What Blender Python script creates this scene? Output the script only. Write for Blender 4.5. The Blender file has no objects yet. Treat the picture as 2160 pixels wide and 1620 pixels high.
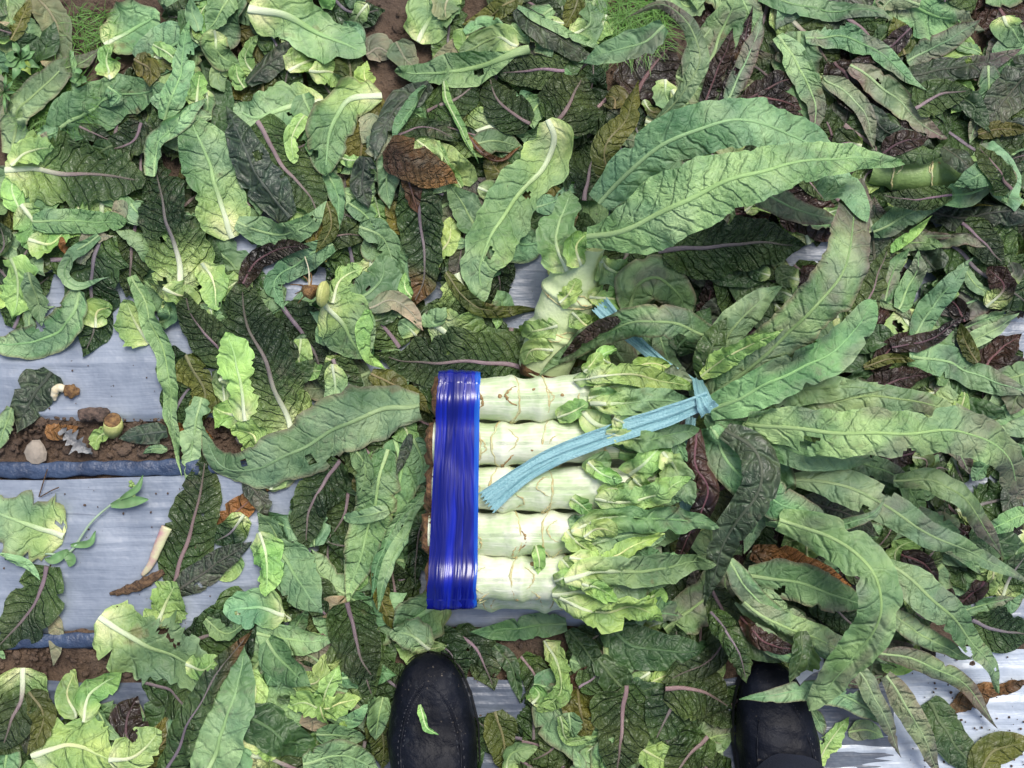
import bpy, math, random
import numpy as np

# ------------------------------------------------------------------ camera, world, sun, exposure
S = bpy.context.scene
COL = bpy.data.collections.new('field'); S.collection.children.link(COL)
HC = 1.25            # camera height in metres, looking straight down
PPM = 1900.0         # photograph pixels per metre on the ground
cam_d = bpy.data.cameras.new('camera'); cam = bpy.data.objects.new('camera', cam_d)
COL.objects.link(cam); S.camera = cam
cam.location = (0, 0, HC); cam.rotation_euler = (0, 0, 0)
cam_d.sensor_width = 36; cam_d.lens = 36 * HC / (2160 / PPM)
cam_d.clip_start = 0.02; cam_d.clip_end = 200
W = bpy.data.worlds.new('World'); S.world = W; W.use_nodes = True
wn = W.node_tree.nodes; wl = W.node_tree.links
sky = wn.new('ShaderNodeTexSky'); sky.sky_type = 'NISHITA'; sky.sun_disc = False
SUN_EL, SUN_AZ = math.radians(62), math.radians(25)
sky.sun_elevation = SUN_EL; sky.sun_rotation = SUN_AZ; sky.air_density = 1.0; sky.dust_density = 4.0
wl.new(sky.outputs[0], wn['Background'].inputs[0]); wn['Background'].inputs[1].default_value = 0.092
sd = bpy.data.lights.new('sun', 'SUN'); sun = bpy.data.objects.new('sun', sd); COL.objects.link(sun)
sd.energy = 1.3; sd.angle = math.radians(24); sd.color = (1.0, 0.985, 0.96)
sun.rotation_euler = (math.pi/2 - SUN_EL, 0, math.pi - SUN_AZ); sun.location = (0, 0, 5)
S.view_settings.view_transform = 'Standard'; S.view_settings.look = 'None'
S.view_settings.exposure = 0.90; S.view_settings.gamma = 1; S.view_settings.use_curve_mapping = False
S.render.engine = 'CYCLES'

rng = np.random.default_rng(7); random.seed(7)
def at(px, py, z=0.0):
    f = (HC - z) / HC
    return np.array([(px-1080)/PPM*f, (810-py)/PPM*f, z])

# ------------------------------------------------------------------ helpers
def link(o, parent=None, loc=None):
    COL.objects.link(o)
    if parent is not None: o.parent = parent
    if loc is not None: o.location = loc
    return o
def tag(o, label, cat, group=None):
    o['label'] = label; o['category'] = cat
    if group: o['group'] = group
    return o
def thing(name, label, cat, loc=(0,0,0), group=None):
    o = bpy.data.objects.new(name, None); o.empty_display_size = 0.01
    link(o, None, tuple(map(float, loc))); return tag(o, label, cat, group)
def mesh_obj(name, V, F, mat, parent=None, org=(0,0,0), smooth=True, cols=None, uv=None):
    V = np.asarray(V, dtype=np.float64) - np.asarray(org)[None, :]
    me = bpy.data.meshes.new(name)
    F = np.asarray(F)
    if F.ndim == 2:
        n, k = F.shape
        me.vertices.add(len(V)); me.vertices.foreach_set('co', V.astype(np.float32).ravel())
        me.loops.add(n*k); me.loops.foreach_set('vertex_index', F.astype(np.int32).ravel())
        me.polygons.add(n); me.polygons.foreach_set('loop_start', np.arange(0, n*k, k, dtype=np.int32))
        me.polygons.foreach_set('loop_total', np.full(n, k, dtype=np.int32))
        me.update(calc_edges=True)
    else:
        me.from_pydata(V.tolist(), [], [list(f) for f in F])
    me.polygons.foreach_set('use_smooth', [smooth]*len(me.polygons))
    if cols:
        for nm, c in cols.items():
            a = me.color_attributes.new(nm, 'FLOAT_COLOR', 'POINT')
            a.data.foreach_set('color', np.asarray(c, dtype=np.float32).ravel())
    if uv is not None:
        l = me.uv_layers.new(name='UVMap')
        vi = np.zeros(len(me.loops), dtype=np.int32); me.loops.foreach_get('vertex_index', vi)
        l.data.foreach_set('uv', np.asarray(uv, dtype=np.float32)[vi].ravel())
    me.materials.append(mat); me.validate()
    o = bpy.data.objects.new(name, me)
    if parent is None: link(o, None, tuple(map(float, org)))
    else:
        link(o, parent); 
    return o
def gridF(n, m, closed=False):
    i = np.arange(n-1)[:, None]; j = np.arange(m if closed else m-1)[None, :]
    j2 = (j+1) % m
    return np.stack([(i*m+j), (i*m+j2), ((i+1)*m+j2), ((i+1)*m+j)], -1).reshape(-1, 4)
def spline(P, n):
    P = np.asarray(P, float)
    if len(P) == 2: P = np.array([P[0], (P[0]+P[1])/2, P[1]])
    Q = np.vstack([2*P[0]-P[1], P, 2*P[-1]-P[-2]])
    out = []
    for i in range(1, len(Q)-2):
        t = np.linspace(0, 1, 24, endpoint=False)[:, None]
        a, b, c, d = Q[i-1], Q[i], Q[i+1], Q[i+2]
        out.append(0.5*((2*b)+(-a+c)*t+(2*a-5*b+4*c-d)*t**2+(-a+3*b-3*c+d)*t**3))
    C = np.vstack(out+[P[-1:]])
    L = np.r_[0, np.cumsum(np.linalg.norm(np.diff(C[:, :2], axis=0), axis=1))]
    s = np.linspace(0, L[-1], n)
    return np.stack([np.interp(s, L, C[:, k]) for k in range(C.shape[1])], 1)
def noise1(x, seed, k=5):
    r = np.random.default_rng(seed); y = 0
    for i in range(k): y = y + np.sin(x*(i+1)*r.uniform(.7, 1.4)+r.uniform(0, 6.28))/(i+1)**.7
    return y/2.2
def noise2(x, y, seed, k=5):
    r = np.random.default_rng(seed); o = 0
    for i in range(k):
        a = r.uniform(0, 6.28); f = r.uniform(.6, 1.7)
        o = o + np.sin((x*np.cos(a)+y*np.sin(a))*f+r.uniform(0, 6.28)+1.3*np.sin((y*np.cos(a)-x*np.sin(a))*f*.8+i))
    return o/k*1.6
def sstep(a, b, x):
    t = np.clip((x-a)/(b-a), 0, 1); return t*t*(3-2*t)
def tube(name, P, R, mat, parent=None, org=(0,0,0), m=8, flat=1.0, jitter=0, seed=1, caps=True, uvs=True, cols=None):
    P = np.asarray(P, float); n = len(P); R = np.broadcast_to(np.asarray(R, float), (n,)).copy()
    T = np.gradient(P, axis=0); T /= np.linalg.norm(T, axis=1)[:, None]+1e-9
    up = np.array([0, 0, 1.0])
    if abs(T[:, 2]).mean() > .8: up = np.array([0, 1.0, 0])
    Sd = np.cross(T, up); Sd /= np.linalg.norm(Sd, axis=1)[:, None]+1e-9
    U = np.cross(Sd, T)
    a = np.linspace(0, 2*np.pi, m, endpoint=False)
    r = R[:, None]*np.ones(m)[None]
    if jitter: r = r*(1+jitter*noise2(np.arange(n)[:, None]*.6, a[None]*1.5+np.zeros((n, 1)), seed))
    V = P[:, None]+r[..., None]*(np.cos(a)[None, :, None]*Sd[:, None]+flat*np.sin(a)[None, :, None]*U[:, None])
    V = V.reshape(-1, 3); F = gridF(n, m, True)
    uv = np.stack([np.repeat(np.arange(n)/max(n-1, 1), m), np.tile(a/6.2832, n)], 1)
    if caps:
        V = np.vstack([V, P[:1], P[-1:]]); uv = np.vstack([uv, [[0, .5]], [[1, .5]]])
        c0 = len(V)-2; c1 = len(V)-1; j = np.arange(m); j2 = (j+1) % m
        F = np.vstack([F, np.stack([np.full(m, c0), j2, j, j], 1)[:, :4], np.stack([np.full(m, c1), (n-1)*m+j, (n-1)*m+j2, (n-1)*m+j2], 1)])
        quads = F[:len(F)-2*m]; tris = F[len(F)-2*m:, :3]
        Fl = [tuple(q) for q in quads]+[tuple(t) for t in tris]
        return mesh_obj2(name, V, Fl, mat, parent, org, uv)
    return mesh_obj(name, V, F, mat, parent, org, uv=uv)
def mesh_obj2(name, V, Fl, mat, parent, org, uv=None, smooth=True):
    V = np.asarray(V, float)-np.asarray(org)[None]
    me = bpy.data.meshes.new(name); me.from_pydata(V.tolist(), [], Fl)
    me.polygons.foreach_set('use_smooth', [smooth]*len(me.polygons))
    if uv is not None:
        l = me.uv_layers.new(name='UVMap'); vi = np.zeros(len(me.loops), dtype=np.int32)
        me.loops.foreach_get('vertex_index', vi); l.data.foreach_set('uv', np.asarray(uv, np.float32)[vi].ravel())
    me.materials.append(mat)
    o = bpy.data.objects.new(name, me)
    if parent is None: link(o, None, tuple(map(float, org)))
    else: link(o, parent)
    return o

# ------------------------------------------------------------------ materials
class NT:
    def __init__(s, name):
        s.m = bpy.data.materials.new(name); s.m.use_nodes = True; s.t = s.m.node_tree; s.n = s.t.nodes
        s.b = s.n['Principled BSDF']; s.out = s.n['Material Output']
    def add(s, typ, **kw):
        nd = s.n.new(typ)
        for k, v in kw.items(): setattr(nd, k, v)
        return nd
    def L(s, a, b): s.t.links.new(a, b)
    def math(s, op, a, b=None, c=None):
        nd = s.add('ShaderNodeMath', operation=op)
        for i, x in enumerate((a, b, c)):
            if x is None: continue
            if hasattr(x, 'links'): s.L(x, nd.inputs[i])
            else: nd.inputs[i].default_value = x
        return nd.outputs[0]
    def mapr(s, x, a, b, c=0, d=1, smooth=True):
        nd = s.add('ShaderNodeMapRange'); nd.interpolation_type = 'SMOOTHSTEP' if smooth else 'LINEAR'
        s.L(x, nd.inputs[0])
        for i, v in enumerate((a, b, c, d)): nd.inputs[i+1].default_value = v
        return nd.outputs[0]
    def noise(s, vec, scale, detail=3, rough=.55):
        nd = s.add('ShaderNodeTexNoise'); nd.inputs['Scale'].default_value = scale
        nd.inputs['Detail'].default_value = detail; nd.inputs['Roughness'].default_value = rough
        if vec is not None: s.L(vec, nd.inputs['Vector'])
        return nd
    def mix(s, fac, a, b, blend='MIX'):
        nd = s.add('ShaderNodeMix', data_type='RGBA', blend_type=blend)
        for sock, x in ((nd.inputs[0], fac), (nd.inputs[6], a), (nd.inputs[7], b)):
            if hasattr(x, 'links'): s.L(x, sock)
            elif isinstance(x, (int, float)): sock.default_value = x
            else: sock.default_value = (*x, 1)
        return nd.outputs[2]
    def scalev(s, vec, v):
        nd = s.add('ShaderNodeMapping'); s.L(vec, nd.inputs[0]); nd.inputs['Scale'].default_value = v; return nd.outputs[0]
    def bump(s, h, strength, dist, prev=None):
        nd = s.add('ShaderNodeBump'); nd.inputs['Strength'].default_value = strength; nd.inputs['Distance'].default_value = dist
        s.L(h, nd.inputs['Height'])
        if prev is not None: s.L(prev, nd.inputs['Normal'])
        return nd.outputs[0]

def make_leaf_material(name, period, cell, dist, veinmix, veincol):
    t = NT(name)
    fr = t.add('ShaderNodeVertexColor', layer_name='front'); bk = t.add('ShaderNodeVertexColor', layer_name='back')
    geo = t.add('ShaderNodeNewGeometry'); uv = t.add('ShaderNodeUVMap')
    col = t.mix(geo.outputs['Backfacing'], fr.outputs[0], bk.outputs[0])
    wob = t.noise(uv.outputs[0], 45, 2)
    sx = t.add('ShaderNodeSeparateXYZ'); t.L(uv.outputs[0], sx.inputs[0])
    ay = t.math('ABSOLUTE', sx.outputs[1])
    s_ = t.math('ADD', t.math('SUBTRACT', sx.outputs[0], t.math('MULTIPLY', ay, .75)), t.math('MULTIPLY', wob.outputs[0], .016))
    pp = t.math('PINGPONG', s_, period/2)
    r = t.mapr(pp, 0, period*.16)
    dv = t.add('ShaderNodeVectorMath', operation='MULTIPLY_ADD'); t.L(wob.outputs[1], dv.inputs[0])
    dv.inputs[1].default_value = (.020, .020, 0); t.L(uv.outputs[0], dv.inputs[2])
    vo = t.add('ShaderNodeTexVoronoi', feature='DISTANCE_TO_EDGE'); vo.inputs['Scale'].default_value = 1/cell; vo.inputs['Randomness'].default_value = .9
    t.L(dv.outputs[0], vo.inputs['Vector'])
    e = t.mapr(vo.outputs[0], 0, .30)
    vo2 = t.add('ShaderNodeTexVoronoi', feature='DISTANCE_TO_EDGE'); vo2.inputs['Scale'].default_value = 2.6/cell
    t.L(dv.outputs[0], vo2.inputs['Vector'])
    e2 = t.mapr(vo2.outputs[0], 0, .2)
    fine = t.noise(uv.outputs[0], 420, 3)
    crum = t.noise(uv.outputs[0], 38, 3, .6)
    h = t.math('ADD', t.math('MULTIPLY', r, 1.15), t.math('MULTIPLY', e, .75))
    h = t.math('ADD', h, t.math('MULTIPLY', e2, .22))
    h = t.math('ADD', h, t.math('MULTIPLY', fine.outputs[0], .25))
    h = t.math('ADD', h, t.math('MULTIPLY', crum.outputs[0], 1.1))
    # strength of the quilting from the alpha of the second colour
    st = t.math('MULTIPLY', h, bk.outputs[1])
    nb = t.bump(st, 1.0, dist)
    vein = t.math('MULTIPLY', t.math('SUBTRACT', 1.0, t.math('MULTIPLY', r, t.mapr(vo.outputs[0], -.06, .12))), veinmix)
    c2 = t.mix(vein, col, veincol)
    big = t.noise(geo.outputs['Position'], 26, 4)
    c3 = t.mix(1.0, c2, t.mix(t.mapr(big.outputs[0], .3, .7), (.66, .74, .72), (1.30, 1.20, 1.08)), 'MULTIPLY')
    med = t.noise(uv.outputs[0], 150, 4, .7)
    c3 = t.mix(1.0, c3, t.mix(med.outputs[0], (.72, .74, .70), (1.28, 1.25, 1.25)), 'MULTIPLY')
    # specks of soil and damage
    sp = t.noise(geo.outputs['Position'], 240, 2, .5); spm = t.mapr(sp.outputs[0], .70, .76)
    sm = t.noise(geo.outputs['Position'], 17, 2); spm2 = t.math('MULTIPLY', spm, t.mapr(sm.outputs[0], .48, .62))
    c4 = t.mix(t.math('MULTIPLY', spm2, .75), c3, (.035, .028, .02))
    rs = t.noise(geo.outputs['Position'], 21, 3, .6); c4 = t.mix(t.mapr(rs.outputs[0], .66, .75, 0, .55), c4, (.16, .10, .045))
    mu = t.noise(geo.outputs['Position'], 11, 5, .65); mu2 = t.noise(geo.outputs['Position'], 95, 4, .7)
    c4 = t.mix(t.math('MULTIPLY', t.mapr(mu.outputs[0], .50, .68), t.mapr(mu2.outputs[0], .45, .68, 0, .5)), c4, (.19, .17, .12))
    t.L(c4, t.b.inputs['Base Color']); t.L(nb, t.b.inputs['Normal'])
    ro = t.math('ADD', fr.outputs[1], t.math('MULTIPLY', fine.outputs[0], .14)); t.L(ro, t.b.inputs['Roughness'])
    t.b.inputs['Specular IOR Level'].default_value = .5
    tr = t.add('ShaderNodeBsdfTranslucent'); t.L(t.mix(1.0, c4, (1.2, 1.5, .5), 'MULTIPLY'), tr.inputs[0]); t.L(nb, tr.inputs['Normal'])
    ms = t.add('ShaderNodeMixShader'); ms.inputs[0].default_value = .16
    t.L(t.b.outputs[0], ms.inputs[1]); t.L(tr.outputs[0], ms.inputs[2]); t.L(ms.outputs[0], t.out.inputs[0])
    return t.m
M_under = make_leaf_material('leaf_underside', .021, .0115, .0017, .15, (.36, .54, .32))
M_upper = make_leaf_material('leaf_upper', .013, .0085, .0026, .06, (.14, .20, .08))
def simple(name, col, rough=.5, spec=.5, var=.25, nscale=60, bumps=.0, bscale=300, col2=None, metallic=0, coat=0, uvs=None):
    t = NT(name)
    if uvs is None:
        vec = t.add('ShaderNodeNewGeometry').outputs['Position']
    else:
        vec = t.scalev(t.add('ShaderNodeUVMap').outputs[0], uvs)
    nz = t.noise(vec, nscale, 5)
    c2 = col2 or tuple(c*(1-var) for c in col)
    t.L(t.mix(t.mapr(nz.outputs[0], .3, .7), c2, col), t.b.inputs['Base Color'])
    t.b.inputs['Roughness'].default_value = rough; t.b.inputs['Specular IOR Level'].default_value = spec
    t.b.inputs['Metallic'].default_value = metallic; t.b.inputs['Coat Weight'].default_value = coat
    if bumps: t.L(t.bump(t.noise(vec, bscale, 4).outputs[0], 1.0, bumps), t.b.inputs['Normal'])
    return t.m
def rib_material():
    t = NT('midrib'); a = t.add('ShaderNodeVertexColor', layer_name='front'); uv = t.add('ShaderNodeUVMap')
    nz = t.noise(t.scalev(uv.outputs[0], (40, 600, 1)), 3, 3)
    t.L(t.mix(1.0, a.outputs[0], t.mix(nz.outputs[0], (.75, .75, .75), (1.2, 1.2, 1.2)), 'MULTIPLY'), t.b.inputs['Base Color'])
    t.b.inputs['Roughness'].default_value = .42; t.L(t.bump(nz.outputs[0], 1, .0006), t.b.inputs['Normal']); return t.m
M_rib = rib_material()

# ------------------------------------------------------------------ height field of the pile (leaves are draped on it)
X0, Y0, CS, NX, NY = -.85, -.66, .0025, 680, 528
H = np.full((NY, NX), .008)
def stampH(P):
    ix = ((P[:, 0]-X0)/CS).astype(int); iy = ((P[:, 1]-Y0)/CS).astype(int)
    k = (ix >= 0) & (ix < NX) & (iy >= 0) & (iy < NY)
    np.maximum.at(H, (iy[k], ix[k]), P[k, 2])
def boxblur(A, r):
    for ax in (0, 1):
        B = np.pad(A, [(r, r) if a == ax else (0, 0) for a in (0, 1)], mode='edge')
        c = np.cumsum(B, axis=ax); z = np.zeros_like(np.take(c, [0], axis=ax)); c = np.concatenate([z, c], axis=ax)
        n = A.shape[ax]; w = 2*r+1
        A = (np.take(c, range(w, w+n), axis=ax)-np.take(c, range(0, n), axis=ax))/w
    return A
def window(x, y, pad=.03):
    i0 = max(int((x.min()-pad-X0)/CS), 0); i1 = min(int((x.max()+pad-X0)/CS)+2, NX)
    j0 = max(int((y.min()-pad-Y0)/CS), 0); j1 = min(int((y.max()+pad-Y0)/CS)+2, NY)
    return i0, max(i1, i0+2), j0, max(j1, j0+2)
def bil(A, gx, gy):
    h, w = A.shape; gx = np.clip(gx, 0, w-1.001); gy = np.clip(gy, 0, h-1.001)
    i = gx.astype(int); j = gy.astype(int); fx = gx-i; fy = gy-j
    i2 = np.minimum(i+1, w-1); j2 = np.minimum(j+1, h-1)
    return A[j, i]*(1-fx)*(1-fy)+A[j, i2]*fx*(1-fy)+A[j2, i]*(1-fx)*fy+A[j2, i2]*fx*fy
def sampleH(x, y, r):
    i0, i1, j0, j1 = window(x, y); A = H[j0:j1, i0:i1]
    gx = (x-X0)/CS-i0-.5; gy = (y-Y0)/CS-j0-.5
    Mx = A.copy()
    Mx[1:] = np.maximum(Mx[1:], A[:-1]); Mx[:-1] = np.maximum(Mx[:-1], A[1:])
    B = Mx.copy(); Mx[:, 1:] = np.maximum(Mx[:, 1:], B[:, :-1]); Mx[:, :-1] = np.maximum(Mx[:, :-1], B[:, 1:])
    Bl = boxblur(boxblur(A, r), r)
    return bil(Mx, gx, gy), bil(Bl, gx, gy)

# ------------------------------------------------------------------ leaf kinds: front a, front b, back, roughness, midrib, material, quilting
K = {
 'G': ((.088, .200, .085), (.250, .425, .222), (.060, .115, .040), .50, (.25, .42, .17), 'u', .8),
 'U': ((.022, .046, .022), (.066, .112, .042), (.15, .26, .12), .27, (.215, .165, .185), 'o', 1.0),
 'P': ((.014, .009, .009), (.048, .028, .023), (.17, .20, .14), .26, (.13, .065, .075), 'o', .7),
 'M': ((.19, .30, .165), (.130, .108, .100), (.045, .04, .03), .45, (.27, .43, .20), 'u', .9),
 'Y': ((.34, .52, .18), (.20, .40, .12), (.20, .36, .10), .42, (.52, .62, .32), 'u', .9),
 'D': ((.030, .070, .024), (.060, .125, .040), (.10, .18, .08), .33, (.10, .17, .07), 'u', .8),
 'O': ((.130, .135, .028), (.070, .095, .022), (.12, .16, .06), .35, (.20, .18, .08), 'o', .7),
 'B': ((.30, .15, .050), (.055, .025, .012), (.10, .05, .02), .45, (.16, .10, .08), 'o', 1.0),
 'T': ((.40, .33, .24), (.17, .24, .14), (.14, .12, .07), .6, (.30, .30, .20), 'u', .8),
 'S': ((.030, .046, .030), (.075, .092, .070), (.12, .2, .1), .34, (.085, .095, .07), 'u', 1.0),
}
CREAM = np.array([.70, .76, .42]); WHITE = np.array([.66, .74, .48])
LEAFN = [0]
def make_leaf(kind, wpx, curl, roll, pts, opts, parent_fn, seedv):
    """a blade with a midrib; pts along the midrib in picture coordinates, optional third value = height in cm"""
    r = np.random.default_rng(seedv)
    P = []
    fixed = any(len(p) > 2 for p in pts)
    for p in pts:
        if len(p) > 2: P.append(at(p[0], p[1], p[2]/100))
        else:
            z = .03
            for _ in range(4):
                q = at(p[0], p[1], z); z = float(sampleH(q[:1], q[1:2], 4)[1][0])+.004
            P.append(at(p[0], p[1], z))
    P = np.array(P)
    Lm = np.linalg.norm(np.diff(P[:, :2], axis=0), axis=1).sum()
    n = int(np.clip(Lm/.0034, 22, 88)); m = 17 if wpx > 55 else 13
    C = spline(P, n)
    zc = C[:, 2].mean(); Wd = (.90 if fixed else (.98 if 'w' not in opts else 1.05) if wpx > 45 else 1.0)*wpx/PPM*(HC-zc)/HC/2
    u = np.linspace(0, 1, n); v = np.linspace(-1, 1, m)
    uu, vv = np.meshgrid(u, v, indexing='ij')
    # outline
    if 'w' in opts: prof = np.clip(.62+.5*np.sin(np.pi*u**.9), 0, 1)*(1-u**7)**.6*np.clip(.42+u*7, 0, 1)
    elif 's' in opts: prof = np.clip(.22+3.0*(u-.12), .16, 1)*np.clip(1-u**3.2, 0, 1)**.65          # petiole then blade
    elif 't' in opts: prof = (.30+.80*sstep(-.02, .24, u))*np.clip(1-np.clip(u-.12, 0, 1)/.90, 0, 1)**.72
    elif 'b' in opts: prof = np.clip(.55+u*3, 0, 1)*np.clip(1-u**6, 0, 1)**.55
    else: prof = np.clip(.30+1.15*np.sin(np.pi*np.clip(u*.86+.07, 0, 1))**.8-.18, .05, 1)*np.clip(1-u**3.0, 0, 1)**.75
    prof = np.maximum(prof, .02)
    jag = .05 if 'n' in opts else .10
    if 'f' in opts: jag = .30
    elif 'w' in opts: jag = .16
    sides = []
    Lr = Lm/.012
    for sd in (0, 1):
        base = 1+jag*noise1(u*Lr*.55, r.integers(1e6), 4)
        teeth = np.abs(((u*Lr*(1.2 if 'f' in opts else .7)+1.1*noise1(u*Lr*.5, r.integers(1e6), 4)+r.random()) % 1)-.5)*2; teeth = teeth*(.55+.6*noise1(u*Lr*.9, r.integers(1e6), 3))
        amp = (.22 if 'f' in opts else (.10 if 'w' in opts else .035))
        fall = np.exp(-u*2.5) if 'w' in opts and 'f' not in opts else 1
        wv = base+amp*(teeth-.5)*(fall+.3)
        for _ in range(r.integers(0, 3)):       # tears and bites
            c = r.uniform(.15, .9); wv -= (r.uniform(.15, .45))*np.exp(-((u-c)/(.006+.02*r.random()))**2)
        sides.append(np.clip(wv, .35, 1.5))
    we = np.where(vv < 0, sides[0][:, None], sides[1][:, None])
    w = Wd*prof[:, None]*we*np.ones_like(vv)
    if Lm > .06: 
        T0 = np.gradient(C[:, :2], axis=0); T0 /= np.linalg.norm(T0, axis=1)[:, None]+1e-9
        C[:, :2] += np.stack([T0[:, 1], -T0[:, 0]], 1)*(Lm*.016*noise1(u*7, r.integers(1e6), 3))[:, None]
    # frame
    T = np.gradient(C, axis=0); T /= np.linalg.norm(T, axis=1)[:, None]+1e-9
    Sd = np.cross(T, [0, 0, 1.0]); Sd /= np.linalg.norm(Sd, axis=1)[:, None]+1e-9
    Up = np.cross(Sd, T)
    th = math.radians(curl)*(1+.35*noise1(uu*3.5, r.integers(1e6), 3)); th = np.where(np.abs(th) < .05, .05, th)
    fold = r.random() < .34 and 'n' not in opts and 'w' not in opts and not fixed
    if 'e' in opts or fold: th = th*np.where(vv < 0, 1.9, .35)       # one edge folds over
    lat = w*np.sin(th*vv)/th; hgt = w*(1-np.cos(th*vv))/np.abs(th)*np.sign(th)
    fr_ = 2*np.pi*Lm/(.060 if 'f' not in opts else .030)
    ruf = np.where(vv < 0, noise1(uu*fr_, r.integers(1e6), 4), noise1(uu*fr_, r.integers(1e6), 4))
    ra = .26 if 'f' in opts else (.17 if 'w' in opts else (.10 if 'n' in opts else .16))
    hgt = hgt+w*ra*ruf*np.abs(vv)**1.6*1.5
    lat = lat+w*ra*.5*np.abs(vv)**2*noise1(uu*fr_*1.3+2, r.integers(1e6), 3)
    hgt = hgt+Wd*.12*noise1(uu*Lm*45+vv*1.2, r.integers(1e6), 3)       # whole-blade waviness
    sv = uu*Lm-np.abs(vv)*w*.75; q = .0008 if K[kind][5] == 'u' else .0018
    hgt = hgt+q*np.abs(np.sin(np.pi*(sv/(.017 if K[kind][5] == 'u' else .012))+.6*noise1(uu*9, r.integers(1e6), 3)))*np.clip(np.abs(vv)*3, 0, 1)*np.clip(w/.012, 0, 1)
    ro = math.radians(roll)+math.radians((22 if 'n' in opts else 36) if not fixed else 18)*noise1(uu*4.2+r.random()*6, r.integers(1e6), 2)
    lat, hgt = lat*np.cos(ro)-hgt*np.sin(ro), lat*np.sin(ro)+hgt*np.cos(ro)
    V = C[:, None]+lat[..., None]*Sd[:, None]+hgt[..., None]*Up[:, None]
    x, y = V[..., 0], V[..., 1]
    loc, bl = sampleH(x.ravel(), y.ravel(), 5); loc = loc.reshape(x.shape); bl = bl.reshape(x.shape)
    if fixed:
        z = np.maximum(V[..., 2], loc+.0015) if 'h' not in opts else V[..., 2]
    else:
        rel = V[..., 2]-C[:, 2][:, None]; low = np.percentile(rel, 12)
        cb = bl[:, m//2][:, None]
        zz = .45*bl+.55*cb+np.clip(rel-low, 0, None)*.9+.002
        z = np.maximum(zz, loc+.0012)
        for _ in range(2):
            zs = z.copy(); zs[1:-1] = (z[:-2]+2*z[1:-1]+z[2:])/4; zt = zs.copy()
            zt[:, 1:-1] = (zs[:, :-2]+2*zs[:, 1:-1]+zs[:, 2:])/4; z = zt
        z = np.maximum(z, loc+.0004)
    z = np.maximum(z, .009)
    V[..., 2] = z
    Vm = (V[:-1, :-1]+V[1:, 1:])/2
    stampH(V.reshape(-1, 3)); stampH(Vm.reshape(-1, 3))
    # colours
    a, b, back, rough, ribc, matk, quilt = K[kind]
    a, b, back, ribc = map(np.array, (a, b, back, ribc))
    var = np.array([r.uniform(.80, 1.36 if kind in 'GYM' else 1.25)]*3)*np.array([r.uniform(.88, 1.20), 1, r.uniform(.82, 1.06)])
    nz = np.clip(.5+.6*noise2(uu*Lm*38, vv*w*38, r.integers(1e6))+.35*(np.abs(vv)-.5)*(1 if kind in 'MUP' else -.3)+(.35*(uu-.45) if kind in 'MU' else 0), 0, 1)[..., None]
    cf = (a*(1-nz)+b*nz)*var
    if kind in 'GM' and 'w' not in opts and pts[0][0] > 1300:     # mauve mottling of the red tinged variety
        g = (sstep(.05, .75, noise2(uu*Lm*70, vv*w*90, r.integers(1e6), 6)+.25*(uu-.4))*(.55 if fixed else .7))[..., None]
        cf = cf*(1-g)+np.array([.185, .165, .150])*g
    if kind == 'G':
        g = (sstep(.1, .7, noise2(uu*Lm*50, vv*w*60, r.integers(1e6), 5))*.38)[..., None]; cf = cf*(1-g)+np.array([.33, .47, .29])*g
    if kind == 'U':   # greener towards the base of the leaf
        g = (sstep(.7, 0, uu)*.55*np.clip(.6+.8*noise2(uu*Lm*60, vv*w*60, r.integers(1e6)), 0, 1))[..., None]
        cf = cf*(1-g)+np.array([.10, .19, .045])*g
    cb_ = back*var*np.ones_like(cf)
    if 'w' in opts:
        g = sstep(.50, .04, uu+.10*noise2(uu*Lm*40, vv*w*60, r.integers(1e6)))[..., None]
        cf = cf*(1-g)+np.array([.36, .53, .17])*g; cb_ = cb_*(1-g)+np.array([.34, .50, .17])*g
        g = (sstep(.26, 0.0, uu+.07*noise1(vv*4, r.integers(1e6), 3))*sstep(1.15, .25, np.abs(vv)))[..., None]
        cf = cf*(1-g)+CREAM*g; cb_ = cb_*(1-g)+CREAM*g
    if kind in 'MG' and 'y' not in opts and r.random() < (.8 if kind == 'M' else .3):
        g = (sstep(.75, 1.02, np.abs(vv))*.7)[..., None]; cf = cf*(1-g)+np.array([.13, .075, .06])*g
    if 'k' in opts:
        g = (sstep(.55, .95, uu+.15*noise2(uu*Lm*60, vv*w*60, r.integers(1e6))))[..., None]; cf = cf*(1-g)+np.array([.15, .08, .035])*g
    if 'p' in opts:
        g = (sstep(.5, .95, uu+.25*noise2(uu*Lm*30, vv*w*40, r.integers(1e6)))*.75)[..., None]; cf = cf*(1-g)+np.array([.13, .095, .10])*g
    ed = sstep(.93, 1.0, np.abs(vv))[..., None]*.35; cf = cf*(1-ed)+(cf*1.35+.02)*ed
    front = np.concatenate([cf, np.full(uu.shape+(1,), rough+r.uniform(-.05, .08))], -1).reshape(-1, 4)
    backc = np.concatenate([cb_, np.full(uu.shape+(1,), quilt*r.uniform(.75, 1.2))], -1).reshape(-1, 4)
    us_ = r.uniform(.75, 1.35); uvc = np.stack([uu*Lm*us_+r.uniform(0, 3), vv*w*us_], -1).reshape(-1, 2)
    org = V[0, m//2].copy()
    par, nm, sub = parent_fn(org)
    fl = gridF(n, m)
    if r.random() < .35 and Lm > .05:      # holes and torn pieces
        hn = noise2(uu*Lm*95, vv*w*95, r.integers(1e6), 4); kq = (hn[:-1, :-1] > np.percentile(hn, 98.3)) & (np.abs(vv[:-1, :-1]) > .2); fl = fl[~kq.ravel()]
    mat = M_under if matk == 'u' else M_upper
    blade = mesh_obj(nm, V.reshape(-1, 3), fl, mat, par, org if par is not None and not sub else (0, 0, 0), cols={'front': front, 'back': backc}, uv=uvc)
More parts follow.
